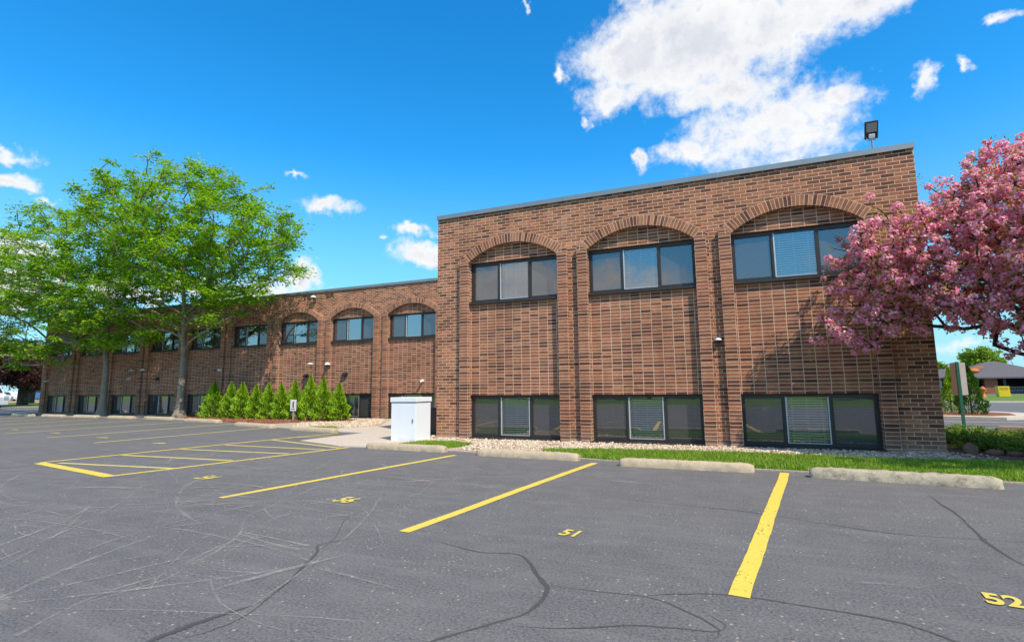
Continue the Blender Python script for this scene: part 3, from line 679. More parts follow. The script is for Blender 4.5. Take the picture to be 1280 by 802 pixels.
slab('front_lawn', grass_front, .0145, .022, M['lawn'])
grass('lawn_grass', grass_front, 5200, .055, .02, 'bright green grass strip between the wheel stops and the gravel')
gp = [(-.72,-1.75),(-.6,-.95),(.0,-.75),(.62,-1.0),(.66,-1.4),(.45,-1.9),(-.3,-1.95)]
slab('grass_patch', gp, .0145, .02, M['lawn'])
grass('patch_grass', gp, 5000, .05, .018, 'small patch of green grass beside the white cabinet')
grass('patch_grass', [(-6.3,1.5),(-5.3,1.25),(-5.2,1.9),(-5.8,2.3)], 1500, .05, .014, 'thin green grass at the end of the back wheel stops')
# gravel
t_ = (1+5**.5)/2
ICO = unit(np.array([(-1,t_,0),(1,t_,0),(-1,-t_,0),(1,-t_,0),(0,-1,t_),(0,1,t_),(0,-1,-t_),(0,1,-t_),(t_,0,-1),(t_,0,1),(-t_,0,-1),(-t_,0,1)], float))
ICF = np.array([(0,11,5),(0,5,1),(0,1,7),(0,7,10),(0,10,11),(1,5,9),(5,11,4),(11,10,2),(10,7,6),(7,1,8),(3,9,4),(3,4,2),(3,2,6),(3,6,8),(3,8,9),(4,9,5),(2,4,11),(6,2,10),(8,6,7),(9,8,1)])
def pebbles(name, P, smin, smax, z, mat, label, cat='gravel', flat=.6):
    n = len(P); s = RNG.uniform(smin, smax, n)*(.6+.8*RNG.random(n)); sc = np.c_[s, s*RNG.uniform(.6,1,n), s*RNG.uniform(.4,.8,n)*flat/.6]
    th = RNG.uniform(0,6.283,n); v = ICO[None]*sc[:,None,:]*RNG.uniform(.8,1.15,(n,12,1))
    c, s2 = np.cos(th)[:,None], np.sin(th)[:,None]
    V = np.stack([v[...,0]*c-v[...,1]*s2, v[...,0]*s2+v[...,1]*c, v[...,2]], -1)+np.c_[P, z+sc[:,2]*.5][:,None,:]
    Fc = (ICF[None]+np.arange(n)[:,None,None]*12).reshape(-1,3)
    return tag(raw(name, V.reshape(-1,3), Fc, mat), label, cat, kind='stuff')
gf = [(-.8,-.72),(.0,-.70),(.66,-.95),(.75,-1.9),(1.5,-2.1),(2.9,-2.2),(2.25,-1.6),(2.3,-1.45),(3.37,-1.15),(5.19,-.92),(6.35,-.95),(7.35,-1.1),(8.9,-.9),(9.0,.05),(-.8,.05)]
pebbles('gravel', scatter(gf, 1100), .010, .026, .014, M['pebble'], 'pale river gravel along the foot of the front wall')
pebbles('gravel', scatter([(-8.3,3.6),(-7.0,1.8),(-6.4,2.3),(-5.1,2.0),(-4.65,2.9),(-6.2,5.6),(-6.0,6.0),(-9,6.0),(-7.2,5.3),(-7.1,4.5)], 700), .012, .03, .014, M['pebble'], 'pale river gravel behind the walkway at the back wall')
pebbles('gravel', scatter([(-1.0,-.2),(-.86,-.2),(-.86,5.9),(-1.6,5.9)], 500), .012, .03, .022, M['pebble'], 'pale gravel strip behind the white cabinet')
pebbles('mulch_chips', scatter(mulch, 420), .015, .045, .024, M['chip'], 'red brown mulch under the arborvitae row', 'mulch', .3)

def wheel_stop(a, b, label, mat='conc_stop', h=.112, w=.17, wear=.006):
    a, b = np.array(a,float), np.array(b,float); d = b-a; Ln = np.linalg.norm(d); ang = math.atan2(d[1], d[0])
    o = empty('wheel_stop', (*(a+b)/2, 0), ang); bpy.data.objects.remove(o)
    prof = [(-w/2,0),(-w/2*.98,h*.35),(-w/2*.80,h*.78),(-w/2*.55,h*.97),(0,h),(w/2*.55,h*.97),(w/2*.80,h*.78),(w/2*.98,h*.35),(w/2,0)]
    n = 46; V = []; r = np.random.default_rng(int(abs(a[0])*100)+3)
    for i in range(n+1):
        x = -Ln/2+Ln*i/n; e = min(i, n-i)/n*Ln; k = min(1, .72+.28*math.sqrt(max(0, min(1, e/.10))))
        for (y, z) in prof: V.append((x+r.normal()*wear*.4, y*k+r.normal()*wear*.6, max(0, z*(k if z else 1)+(r.normal()*wear*.5 if z else 0))))
    m = len(prof); Fc = []
    for i in range(n):
        for j in range(m-1): Fc.append((i*m+j, i*m+j+1, (i+1)*m+j+1, (i+1)*m+j))
    me = bpy.data.meshes.new('wheel_stop'); Fc = Fc + [tuple(range(m))[::-1], tuple(n*m+j for j in range(m))]
    Fc = [f[::-1] for f in Fc]
    me.from_pydata(V, [], Fc); me.update(); me.materials.append(M[mat])
    o = bpy.data.objects.new('wheel_stop', me); COL.objects.link(o); o.location = (*(a+b)/2, .001); o.rotation_euler = (0,0,ang)
    sm = [abs(p.normal.x) < .8 for p in me.polygons]; me.polygons.foreach_set('use_smooth', sm)
    tag(o, label, 'wheel stop', 'concrete wheel stops')
wheel_stop((-1.02,-2.13),(.72,-2.20),'pale concrete wheel stop in front of the white cabinet')
wheel_stop((1.45,-2.40),(3.22,-2.50),'pale concrete wheel stop below the leftmost front window')
wheel_stop((3.9,-2.80),(5.64,-2.84),'long pale concrete wheel stop below the middle front window')
wheel_stop((6.25,-2.98),(8.02,-3.13),'mossy chipped concrete wheel stop nearest the pink tree','conc_stop_old', .120, .18, .010)
bs = [((-6.1,1.02),(-4.2,.62),'pale wheel stop at the back row beside the walkway'),((-9.5,2.0),(-7.2,1.38),'second back row wheel stop from the walkway, by the sign post'),((-13.7,3.3),(-11.3,2.82),'third back row wheel stop from the walkway, below the arborvitae'),
 ((-17.1,3.95),(-14.9,3.62),'back row wheel stop below the leftmost arborvitae'),((-19.6,4.0),(-17.7,3.85),'back row wheel stop before the right big tree'),((-22.2,4.05),(-20.3,3.95),'back row wheel stop between the two big trees'),((-24.8,4.1),(-22.9,4.0),'back row wheel stop before the left big tree'),((-27.6,4.2),(-25.6,4.1),'leftmost back row wheel stop')]
for a, b, l in bs: wheel_stop(a, b, l, h=.11, w=.24)

# white cabinet and the brown box behind it
e = empty('utility_cabinet', (-1.08,-.60,.02)); tag(e, 'tall white metal utility cabinet with overhanging lid at the building corner', 'utility cabinet')
m = MB(); m.box(-.315,.315,-.29,.29,0,.80); m.build('body', M['white_metal'], e, bevel=.006)
m = MB(); m.box(-.335,.335,-.31,.31,.815,.915); m.build('lid', M['white_metal'], e, bevel=.008)
m = MB(); m.box(-.30,.30,-.275,.275,.80,.815); m.build('seam', M['dark_metal'], e)
m = MB(); m.box(-.11,.29,-.2945,-.2905,.03,.77); m.build('door', M['white_metal'], e, bevel=.0015)
m = MB(); m.box(.22,.25,-.306,-.296,.38,.46); m.build('latch', M['grey_metal'], e, bevel=.003)
m = MB(); m.box(-.33,.33,-.305,.305,-.02,.0); m.build('base', M['foundation'], e)
for dx in (-.24,.24):
    m = MB(); m.tube([(dx-.02,0,.915),(dx-.02,0,.935),(dx+.02,0,.935),(dx+.02,0,.915)], .005, 6); m.build('lifting_eye', M['wood_post'], e)
e = empty('service_box', (-1.25,.95,.02)); tag(e, 'dark brown service box half hidden behind the white cabinet', 'service box')
m = MB(); m.box(-.30,.16,-.25,.25,.04,.60); m.build('body', M['brown_box'], e, bevel=.01)
m = MB(); m.box(-.32,.18,-.27,.27,.60,.63); m.build('lid', M['brown_box'], e, bevel=.008)
m = MB(); m.box(-.33,.19,-.28,.28,0,.04); m.build('base', M['dark_metal'], e)
m = MB(); m.tube([(.1,.0,.62),(.12,.1,.8),(.28,.12,.95),(.36,.12,1.0)], .012, 8); m.build('cable', M['dark_metal'], e)
# reserved sign on a timber post
e = empty('reserved_sign', (-9.55,4.45,.02)); tag(e, 'small white sign with red print on a post among the arborvitae', 'sign')
m = MB(); m.box(-.035,.035,-.03,.03,0,.62); m.build('post', M['wood_post'], e)
m = MB(); m.box(-.14,.14,-.045,-.032,.34,.75); m.build('sign_panel', M['white_plastic'], e, bevel=.004)
m = MB(); m.box(-.035,.045,-.049,-.046,.46,.68); m.box(-.09,.09,-.049,-.046,.40,.425); m.build('sign_print', M['sign_red'], e)

# ------------------------------------------------------------------ vegetation
def leaves(centers, axis, nrm, ln, wd):
    """rhombic leaf faces; returns verts, faces"""
    a = unit(axis); b = unit(np.cross(nrm, a)); n = len(centers); L_ = ln[:,None]; W_ = wd[:,None]
    V = np.stack([centers-a*L_*.5, centers+b*W_*.5, centers+a*L_*.5, centers-b*W_*.5], 1).reshape(-1,3)
    return V, np.arange(4*n).reshape(-1,4)
def grow(tips, trunk, alpha=.35, step=.35, up=.0, jit=.05):
    """joins every tip to the nearest limb; returns nodes, parents"""
    N = [np.array(p,float) for p in trunk]; par = [-1]+list(range(len(trunk)-1)); plen = [0.]
    for i in range(1,len(N)): plen.append(plen[-1]+np.linalg.norm(N[i]-N[i-1]))
    order = np.argsort(np.linalg.norm(tips-N[-1], axis=1)); tipn = []
    arr = np.zeros((len(tips)*14+50,3)); pl = np.zeros(len(arr)); k = len(N); arr[:k] = N; pl[:k] = plen
    lim0 = max(1, int(len(trunk)*.45))
    for t in order:
        p = tips[t]; d = np.linalg.norm(arr[lim0:k]-p, axis=1)+alpha*pl[lim0:k]
        # limbs rise: penalise nodes above the tip
        d += np.maximum(0, arr[lim0:k,2]-p[2]+.1)*.9
        q = int(np.argmin(d))+lim0; v = p-arr[q]; dist = np.linalg.norm(v); n = max(1, min(12, int(dist/step)))
        prev = q; perp = RNG.normal(size=3)*jit*dist
        for i in range(1, n+1):
            s = i/n; c = arr[q]+v*s+perp*math.sin(math.pi*s)+np.array([0,0,up*dist*math.sin(math.pi*s)])
            if i == n: c = p
            arr[k] = c; pl[k] = pl[prev]+np.linalg.norm(c-arr[prev]); par.append(prev); prev = k; k += 1
        tipn.append((prev))
    return arr[:k], par, tipn
def limbs(nodes, par, r_tip, r_base, k=.5, sides=6, flare=False, ntr=0):
    n = len(nodes); cnt = np.ones(n)
    for i in range(n-1, 0, -1):
        if par[i] >= 0: cnt[par[i]] += cnt[i]*.98
    r = r_tip + (r_base-r_tip)*np.power(cnt/cnt[0], k)
    if flare:
        r[0] *= 1.75; r[1] *= 1.12
        for i in range(2, ntr): r[i] *= max(.62, 1-.09*i)
    V = []; Fc = []
    th = np.linspace(0, 2*np.pi, sides, endpoint=False); cs = np.cos(th)[:,None]; sn = np.sin(th)[:,None]
    for i in range(1, n):
        p = par[i]; a, b = nodes[p], nodes[i]; d = b-a; L_ = np.linalg.norm(d)
        if L_ < 1e-5: continue
        d = d/L_; u = np.cross(d, [0,0,1] if abs(d[2]) < .9 else [1,0,0]); u /= np.linalg.norm(u); w = np.cross(d, u)
        ra = min(r[p], r[i]*1.35) if p > 0 else r[p]; o = len(V)*1
        base = len(V); V.extend(a+(cs*u+sn*w)*ra); V.extend(b+d*r[i]*.3+(cs*u+sn*w)*r[i])
        for q in range(sides): Fc.append((base+q, base+(q+1)%sides, base+sides+(q+1)%sides, base+sides+q))
    return np.array(V), np.array(Fc)
def crown_tips(ells, n, zlo=None, ok=None, shell=.55):
    out = []; tot = sum(e[3]*e[4]*e[5] for e in ells)
    for e in ells:
        m = int(n*e[3]*e[4]*e[5]/tot)+1
        d = rand_unit(m*2); rr = RNG.uniform(shell**3, 1, (m*2,1))**(1/3.)
        P = np.array(e[:3])+d*rr*np.array(e[3:6]); out.append(P[:m])
    P = np.concatenate(out)
    if ok is not None: P = P[ok(P)]
    return P

def honey_locust(name, base, trunk, ells, n, label, leafn=62, ok=None):
    e = empty(name, base); tag(e, label, 'tree', 'honey locusts before the back wall')
    off = np.array(base)
    T = crown_tips(ells, n, ok=ok, shell=.62)-off
    nodes, par, tipn = grow(T, trunk, .30, .45, .04, .07)
    V, Fc = limbs(nodes, par, .010, .175, .55, 9, True, len(trunk))
    raw('trunk', V, Fc, M['bark_locust'], e, True)
    # layered sprays along the outer twigs
    C = [nodes[i] for i in tipn]; 
    for i in tipn:
        p = par[i]
        if RNG.random() < .40: C.append((nodes[i]+nodes[p])/2+RNG.normal(size=3)*.12)
        if RNG.random() < .12: C.append(nodes[p]+RNG.normal(size=3)*.2)
    C = np.array(C); k = leafn; m = len(C)
    rr = RNG.uniform(.22,.52,m)
    dirs = RNG.normal(size=(m,k,3)); dirs[...,2] *= .36; offs = dirs*rr[:,None,None]*.55
    tilt = RNG.normal(size=(m,1,2))*.16; offs[...,2] += (offs[...,:2]*tilt).sum(-1)-.10*np.linalg.norm(offs[...,:2],axis=-1)
    P = (C[:,None]+offs).reshape(-1,3); ax = offs.reshape(-1,3)+RNG.normal(size=(len(P),3))*.12; ax[:,2] *= .6
    nr = np.array([0,0,1.])+RNG.normal(size=(len(P),3))*.42
    if ok is not None:
        q = ok(P+off); P, ax, nr = P[q], ax[q], nr[q]
    V, Fc = leaves(P, ax, nr, RNG.uniform(.10,.21,len(P)), RNG.uniform(.045,.085,len(P)))
    raw('crown', V, Fc, M['locust_leaf'], e)
    return e
def clear_of_building(P): return ~((P[:,1] > 5.75) & (P[:,2] < 5.35)) 
honey_locust('honey_locust', (-16.5,4.95,0), [(0,0,0),(.01,0,.28),(.02,0,.8),(-.03,.02,1.7),(.03,0,2.6),(-.02,-.05,3.4),(-.1,0,4.4),(-.25,-.05,5.6),(-.3,0,7.0)],
  [(-17.2,4.6,8.9,4.0,3.6,2.6),(-15.0,4.4,7.6,4.2,3.5,2.7),(-19.8,4.4,8.2,2.9,3.0,2.6),(-13.3,4.2,6.2,3.6,2.8,1.7),(-12.4,4.2,7.6,2.6,2.4,1.8),(-16.9,4.2,5.4,4.6,2.6,1.5),(-12.2,4.3,5.3,2.3,1.6,.6),(-14.2,3.9,4.0,1.9,1.4,.7),(-19.3,3.8,3.6,2.3,1.3,.6),(-18.6,3.9,4.1,2.2,1.6,.9)],
  650, 'tall bright green honey locust with pale trunk, right one of the two big trees', 74, clear_of_building)
honey_locust('honey_locust', (-21.85,4.95,0), [(0,0,0),(.01,0,.28),(.03,0,.7),(0,.02,1.4),(.05,0,2.2),(-.1,-.05,3.2),(-.3,0,4.4),(-.6,-.05,5.6)],
  [(-24.5,4.4,7.6,4.4,3.5,2.6),(-28.4,4.2,6.6,3.8,3.2,2.3),(-22.4,4.4,6.2,3.4,3.0,2.3),(-31.5,4.2,5.2,3.2,2.6,1.5),(-26.5,4.0,4.6,5.0,2.4,1.4),(-21.2,3.9,4.1,2.6,1.7,1.1),(-30.5,4.2,3.9,2.8,2.0,.9),(-25.5,4.2,9.6,1.6,1.6,1.1),(-27.2,3.9,3.2,4.2,1.7,.9),(-23.5,3.7,3.6,2.2,1.4,.7)],
  640, 'wide green honey locust nearer the far end, left one of the two big trees', 74, clear_of_building)

# flowering crabapple at the building corner
def in_front(P): return ~((P[:,1] > -.10) & (P[:,0] < 8.68) & (P[:,2] < 5.3))
cb = (10.15,-1.5,0); e = empty('crabapple_tree', cb); tag(e, 'flowering crabapple with dense pink blossom against the right corner of the building', 'tree')
ells = [(8.55,-1.05,3.05,1.35,.95,.85),(7.8,-.78,2.6,1.0,.55,.78),(7.25,-.72,2.95,.42,.35,.40),(7.4,-.85,2.05,.75,.55,.42),(7.05,-.85,1.98,.42,.4,.3),(6.98,-.8,2.45,.35,.3,.24),(9.6,-1.4,3.5,1.3,1.3,1.15),(10.9,-1.6,3.2,1.7,1.7,1.4),(9.9,-2.4,2.7,1.4,1.0,.9),(10.3,-.5,3.2,1.4,1.4,1.2),(8.9,-1.2,2.35,1.1,.9,.55),(11.6,-.8,2.6,1.4,1.5,1.0),(7.7,-.65,3.45,.52,.42,.46),(7.2,-.62,3.38,.34,.25,.10),(7.75,-.7,3.95,.25,.25,.18),(8.05,-1.1,3.6,.55,.45,.32),(9.9,-1.6,2.2,1.1,.9,.45),(9.15,-1.3,4.25,.45,.4,.42),(8.9,-1.2,3.2,.9,.8,.6),(8.3,-1.2,2.7,1.0,.8,.6),(9.4,-1.5,1.80,.8,.7,.42),(10.3,-1.6,1.75,.9,.9,.55),(9.0,-1.2,2.05,.6,.5,.3),(9.7,-1.5,1.5,.6,.6,.28),(10.7,-1.6,1.5,.8,.8,.4),(9.3,-.7,3.9,1.0,.6,.8)]
T = crown_tips(ells, 1950, ok=in_front, shell=.35)-np.array(cb)
nodes, par, tipn = grow(T, [(0,0,0),(-.03,0,.35),(-.08,.02,.7),(-.2,0,1.0),(-.42,.02,1.28),(-.7,.05,1.55)], .22, .16, .03, .09)
V, Fc = limbs(nodes, par, .004, .115, .5, 6); raw('trunk', V, Fc, M['bark_crab'], e, True)
C = [nodes[i] for i in tipn]
for i in tipn:
    p = par[i]; C.append(nodes[p]+RNG.normal(size=3)*.04)
    if par[p] >= 0: C.append(nodes[par[p]]+RNG.normal(size=3)*.05)
    if RNG.random() < .6: C.append(nodes[i]+RNG.normal(size=3)*.10)
C = np.array(C); C = C[in_front(C+np.array(cb))]
fl = C[RNG.random(len(C)) < .86]
m = len(fl); k = 28; d = rand_unit(m*k).reshape(m,k,3); rad_ = RNG.uniform(.035,.085,(m,1,1))
Fp = (fl[:,None]+d*rad_*RNG.uniform(.7,1.1,(m,k,1))).reshape(-1,3); dn = d.reshape(-1,3)
Vs, Fs = [], []; o = 0
for rep in range(2):     # each flower: two crossed rounded petals pairs facing outwards
    ax = np.cross(dn, rand_unit(len(Fp)))+dn*.08
    V, Fq = leaves(Fp+dn*.004*rep, ax, dn*.75+np.array([.50,-.36,.75])*.75+RNG.normal(size=dn.shape)*.22, RNG.uniform(.030,.052,len(Fp)), RNG.uniform(.030,.046,len(Fp)))
    Vs.append(V); Fs.append(Fq+o); o += len(V)
raw('blossom', np.concatenate(Vs), np.concatenate(Fs), M['blossom'], e)
m = len(C); k = 12; d = rand_unit(m*k); P = np.repeat(C, k, 0)+d*RNG.uniform(.03,.11,(m*k,1))
V, Fc = leaves(P, d+RNG.normal(size=d.shape)*.4, rand_unit(m*k)+np.array([0,0,.7]), RNG.uniform(.035,.06,m*k), RNG.uniform(.016,.028,m*k))
raw('crown', V, Fc, M['crab_leaf'], e)

def arborvitae(x, y, h, w, label, mat='arb_leaf', n=4200, group='arborvitae row along the back wall', s=1.):
    e = empty('arborvitae', (x,y,.02)); tag(e, label, 'shrub', group)
    m = MB(); m.tube([(0,0,0),(0,0,h*.5),(0,0,h*.93)], [.03,.02,.006], 6); m.build('trunk', M['bark_dark'], e)
    ph = RNG.uniform(0,6.28,4); lean = RNG.normal(size=2)*.02
    t = RNG.random(n)**.75; th = RNG.uniform(0,6.283,n)
    prof = np.where(t < .12, .80+t*1.6, (1-((t-.12)/.88)**1.55))*.47*w; prof = np.maximum(prof, .012)
    lob = 1+.17*np.sin(3*th+ph[0]+t*9)+.14*np.sin(4*th+ph[1]-t*14)+.12*np.sin(t*30+ph[2]+th*2)
    r = prof*lob*RNG.uniform(.62,1.04,n)**.6
    P = np.c_[np.cos(th)*r+lean[0]*t*h, np.sin(th)*r+lean[1]*t*h, t*h]
    out = np.c_[np.cos(th), np.sin(th), np.zeros(n)]; ax = out*.55+np.array([0,0,1.])+RNG.normal(size=(n,3))*.32
    nr = np.cross(ax, out)+RNG.normal(size=(n,3))*.5+out*.5
    V, Fc = leaves(P, ax, nr, RNG.uniform(.06,.13,n)*s, RNG.uniform(.028,.055,n)*s)
    raw('crown', V, Fc, M[mat], e); return e
arbs = [(-14.55,5.0,1.46,.95,'leftmost and broadest arborvitae of the row'),(-13.62,5.05,1.44,.80,'second arborvitae from the left with a thin tip'),(-12.85,4.95,1.42,.85,'third arborvitae from the left, full and rounded'),
 (-12.05,4.9,1.30,.72,'fourth arborvitae from the left, lower than its neighbours'),(-11.25,4.85,1.36,.78,'fifth arborvitae from the left, in front of a pilaster'),(-10.55,4.8,1.34,.70,'sixth arborvitae from the left with a slim crown'),(-9.93,4.85,1.47,.74,'arborvitae just left of the small white sign'),
 (-8.92,4.55,1.62,.78,'tallest arborvitae, just right of the small white sign'),(-8.22,4.45,1.54,.78,'second arborvitae from the right end of the row'),(-7.68,4.65,1.32,.76,'rightmost arborvitae of the row beside the window')]
for a in arbs: arborvitae(*a, n=5200)
arborvitae(12.95,14.2,1.72,.66,'arborvitae on the roadside island, left of the pair','arb_leaf',4200,'arborvitae on the roadside island',.8)
arborvitae(13.02,12.6,1.74,.86,'fuller arborvitae on the roadside island, right of the pair','arb_dark',6000,'arborvitae on the roadside island',.8)
def juniper(x, y, r, h, label):
    e = empty('juniper', (x,y,.02)); tag(e, label, 'shrub', 'low junipers in the corner bed')
    nb = 120; th = RNG.uniform(0,6.283,nb); ln = r*RNG.uniform(.35,1.05,nb); el = RNG.uniform(.08,.9,nb)
    m = MB(); Ps, As = [], []
    for i in range(nb):
        tip = np.array([math.cos(th[i])*ln[i], math.sin(th[i])*ln[i], h*el[i]*(1.15-.6*ln[i]/r)+.02]); mid = tip*.5+np.array([0,0,h*.18])
        if i < 26: m.tube([(0,0,0), tuple(mid), tuple(tip)], [.012,.008,.003], 4, False)
        s = RNG.uniform(.25,1.05,46)[:,None]; c = mid*2*s*(1-s)+tip*s*s; Ps.append(c+RNG.normal(size=(46,3))*np.array([.03,.03,.018])); As.append(np.repeat([tip-mid*.4],46,0)+RNG.normal(size=(46,3))*.16+np.array([0,0,.10]))
    m.build('stem', M['bark_dark'], e)
    P = np.concatenate(Ps); A = np.concatenate(As); V, Fc = leaves(P, A, rand_unit(len(P))+np.array([0,0,.8]), RNG.uniform(.035,.08,len(P)), RNG.uniform(.010,.020,len(P)))
    raw('crown', V, Fc, M['jun_leaf'], e)
for x, y, r, h, l in ((9.25,.62,.52,.30,'low juniper nearest the brick corner'),(9.75,.10,.55,.27,'spreading juniper at the front right of the bed'),(9.30,1.75,.62,.34,'juniper beside the foot of the green sign post, left'),(10.15,1.25,.62,.32,'rounded juniper in the middle of the bed'),(9.75,2.9,.65,.34,'juniper at the back of the bed near the green post'),(10.6,2.5,.62,.30,'juniper at the back right of the bed'),(10.6,.35,.6,.3,'juniper at the far right of the bed')): juniper(x, y, r, h, l)

def round_tree(name, base, h, r, mat, label, cat='tree', group=None, n=200, k=60, leaf=.14, trunk_h=.35, bark='bark_dark', rb=.15):
    e = empty(name, base); tag(e, label, cat, group)
    E_ = [(0,0,h*.66,r,r,h*.34),(r*.45,0,h*.55,r*.6,r*.7,h*.25),(-r*.5,.1,h*.58,r*.6,r*.7,h*.25),(0,-r*.4,h*.8,r*.5,r*.5,h*.2)]
    T = crown_tips(E_, n, shell=.4)
    nodes, par, tipn = grow(T, [(0,0,0),(0,0,h*trunk_h*.5),(.02,0,h*trunk_h),(0,.03,h*trunk_h*1.5)], .3, .6, .03, .06)
    V, Fc = limbs(nodes, par, .012, rb, .5, 5); raw('trunk', V, Fc, M[bark], e, True)
    C = nodes[tipn]; m = len(C); P = (C[:,None]+RNG.normal(size=(m,k,3))*np.array([.16,.16,.10])*r*.8).reshape(-1,3)
    V, Fc = leaves(P, rand_unit(len(P)), rand_unit(len(P))+np.array([0,0,.5]), RNG.uniform(.6,1.3,len(P))*leaf, RNG.uniform(.4,.8,len(P))*leaf)
    raw('crown', V, Fc, M[mat], e); return e
round_tree('plum_tree', (-52.5,15.8,-.05), 5.6, 3.3, 'plum_leaf', 'dark purple leaved plum tree beyond the left end of the building', n=240, k=60, leaf=.22, trunk_h=.22, rb=.42)
round_tree('plum_tree', (-64.5,22.0,-.05), 5.2, 3.0, 'plum_leaf', 'smaller purple tree further back at the far left', n=150, k=40, leaf=.25, trunk_h=.3, rb=.25)
round_tree('roadside_tree', (-49.5,10.6,-.05), 6.4, 3.0, 'plum_leaf', 'purple leaved tree cut by the left frame edge', n=160, k=50, leaf=.24, trunk_h=.35, rb=.25)

# ------------------------------------------------------------------ right background
slab('side_pavement', [(8.6,4.95),(15.9,4.3),(40,4.0),(40,30),(-34,30),(-34,16.05),(8.6,16.05)], -.05, -.004, M['asphalt'])
slab('road', [(-120,30.05),(160,30.05),(160,16.0+14.1),(-120,30.1)], -.05, -.002, M['road']) if False else None
slab('side_road', [(14.5,15.5),(90,12),(110,30),(15,30.2)], -.003, .002, M['road'])
isl = [(11.2,11.4),(13.2,10.6),(14.6,11.6),(15.2,13.6),(14.6,15.2),(11.0,15.6),(10.4,13.4)]
slab('kerb_island', isl, -.003, .08, M['conc_walk'])
slab('island_mulch', [(11.5,11.9),(13.1,11.4),(14.0,12.1),(14.4,13.6),(13.9,14.8),(11.4,15.1),(10.9,13.4)], .08, .09, M['mulch'])
slab('kerb', [(15,30.3),(110,30.3),(110,31.5),(15,31.5)], -.05, .06, M['conc_walk'])
slab('roadside_lawn', [(10,31.6),(120,31.6),(120,60),(10,60)], -.05, .03, M['lawn'])
slab('far_car_park', [(10,60.1),(120,60.1),(120,74),(10,74)], -.05, .0, M['road'])
st = MB(); st.flat([(18,20.6),(60,20.6),(60,20.75),(18,20.75)], .006); st.flat([(10.5,7.4),(20,7.0),(20,7.12),(10.5,7.52)], .0); st.flat([(10.5,9.4),(24,9.0),(24,9.12),(10.5,9.52)], .0)
tag(st.build('road_markings', M['conc_walk']), kind='structure')
m = MB(); m.prism([(0,0),(1.5,0),(1.5,.15),(1.44,.19),(.06,.19),(0,.15)], -.11, .11); o = m.build('timber_beam', M['timber'], bevel=.01); o.location = (10.55,3.95,0.03); o.rotation_euler = (0,0,rad(-12)); tag(o, 'brown timber parking beam behind the junipers at the right frame edge', 'timber beam')
m = MB(); m.lathe((0,0,0), [(.001,.0),(.10,.0),(.125,.02),(.125,.07),(.10,.09),(.001,.095)], 18, 'y'); 
m.v = [(x*(1+.10*math.sin(4*z*9)), y, z*(1+.08*math.cos(x*30))) for x,y,z in m.v]
o = m.build('flat_stone', M['rock'], smooth=True); o.location = (8.80,-.10,.105); o.scale = (.85,.85,.85); o.rotation_euler = (rad(-14),0,rad(25)); tag(o, 'round flat brown stone leaning at the brick corner', 'stone')
for i, (x, y, s) in enumerate(((9.08,-.02,.10),(9.3,-.12,.085))):
    m = MB(); v = ICO*np.array([s*1.5,s,s*.6])*RNG.uniform(.85,1.1,(12,1)); o = raw('edging_stone', v, ICF, M['rock']); o.location = (x,y,.06)
    tag(o, ['flat reddish stone between the round stone and the junipers','smaller reddish stone at the foot of the junipers'][i], 'stone')
# green sign post, its panels seen nearly edge on
e = empty('sign_post', (10.60,5.8,0), rad(0)); tag(e, 'green metal post with two tan backed sign panels seen edge on', 'sign')
m = MB(); m.box(-.028,.028,-.028,.028,0,1.66); m.build('post', M['post_green'], e)
for a, w in ((93, .30),(50, .30)):
    m = MB(); m.box(.0, w, -.006, .006, .84, 1.64); o = m.build('sign_panel', M['sign_back'], e, bevel=.003); o.rotation_euler = (0,0,rad(a)); o.location = (-.036 if a > 80 else .036, 0, 0)
# house across the road
e = empty('roadside_building', (32,72,0)); tag(e, 'low building across the road with grey hip roof and tan brick piers', 'building')
x0, x1, y0, y1, ze, zr = -2.6, 8.2, -4, 6, 1.95, 3.95
m = MB(); a, b, c_, d_ = (x0,y0,ze),(x1,y0,ze),(x1,y1,ze),(x0,y1,ze); r1, r2 = (2.9,.6,zr),(3.7,.6,zr)
m.poly([a,b,r2,r1]); m.poly([b,c_,r2]); m.poly([c_,d_,r1,r2]); m.poly([d_,a,r1]); m.box(x0,x1,y0,y1,ze-.16,ze-.005); m.build('roof', M['shingle'], e)
m = MB(); m.poly([(-9,-1.5,ze-.05),(-.4,-1.5,ze-.05),(-.4,2.6,3.15),(-7.5,2.6,3.15)]); m.poly([(-9,6.5,ze-.05),(-9,-1.5,ze-.05),(-7.5,2.6,3.15)]); m.poly([(-.4,6.5,ze-.05),(-9,6.5,ze-.05),(-7.5,2.6,3.15),(-.4,2.6,3.15)]); m.box(-9,-2.7,-1.5,6.4,ze-.2,ze-.055); m.build('side_roof', M['shingle'], e)
m = MB(); m.box(-8.6,-2.4,-1.0,6.0,0,ze-.2); w_ = m.build('wall', M['cream'], e)
for xa in (-7.6,-5.6,-3.8):
    m = MB(); m.box(xa,xa+.8,-1.04,-.99,.7,1.5); m.build('window', M['car_glass'], e)
for xa, xb in ((-.3,.25), (.95,2.15), (6.1,7.9)):
    m = MB(); m.box(xa,xb,-3.5,-2.6,0,ze-.16); m.build('pier', M['tan_brick'], e)
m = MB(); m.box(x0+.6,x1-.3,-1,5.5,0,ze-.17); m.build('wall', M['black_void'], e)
for xa in (2.9, 5.5):
    m = MB(); m.box(xa-.14,xa+.14,-3.2,-2.9,0,ze-.16); m.build('column', M['dark_metal'], e)
m = MB(); m.box(2.2,6.1,-3.02,-2.97,.35,.40); m.box(2.2,6.1,-3.02,-2.97,.75,.80)
for i in range(26): m.box(2.25+i*.15,2.28+i*.15,-3.01,-2.98,0,.75)
m.build('railing', M['grey_metal'], e)
m = MB(); m.lathe((.35,-2.3,2.72), [(.001,.36),(.35,.30),(.62,.1),(.66,-.05),(.4,-.22),(.001,-.26)], 16); m.build('roof_dome', M['orange'], e, True)
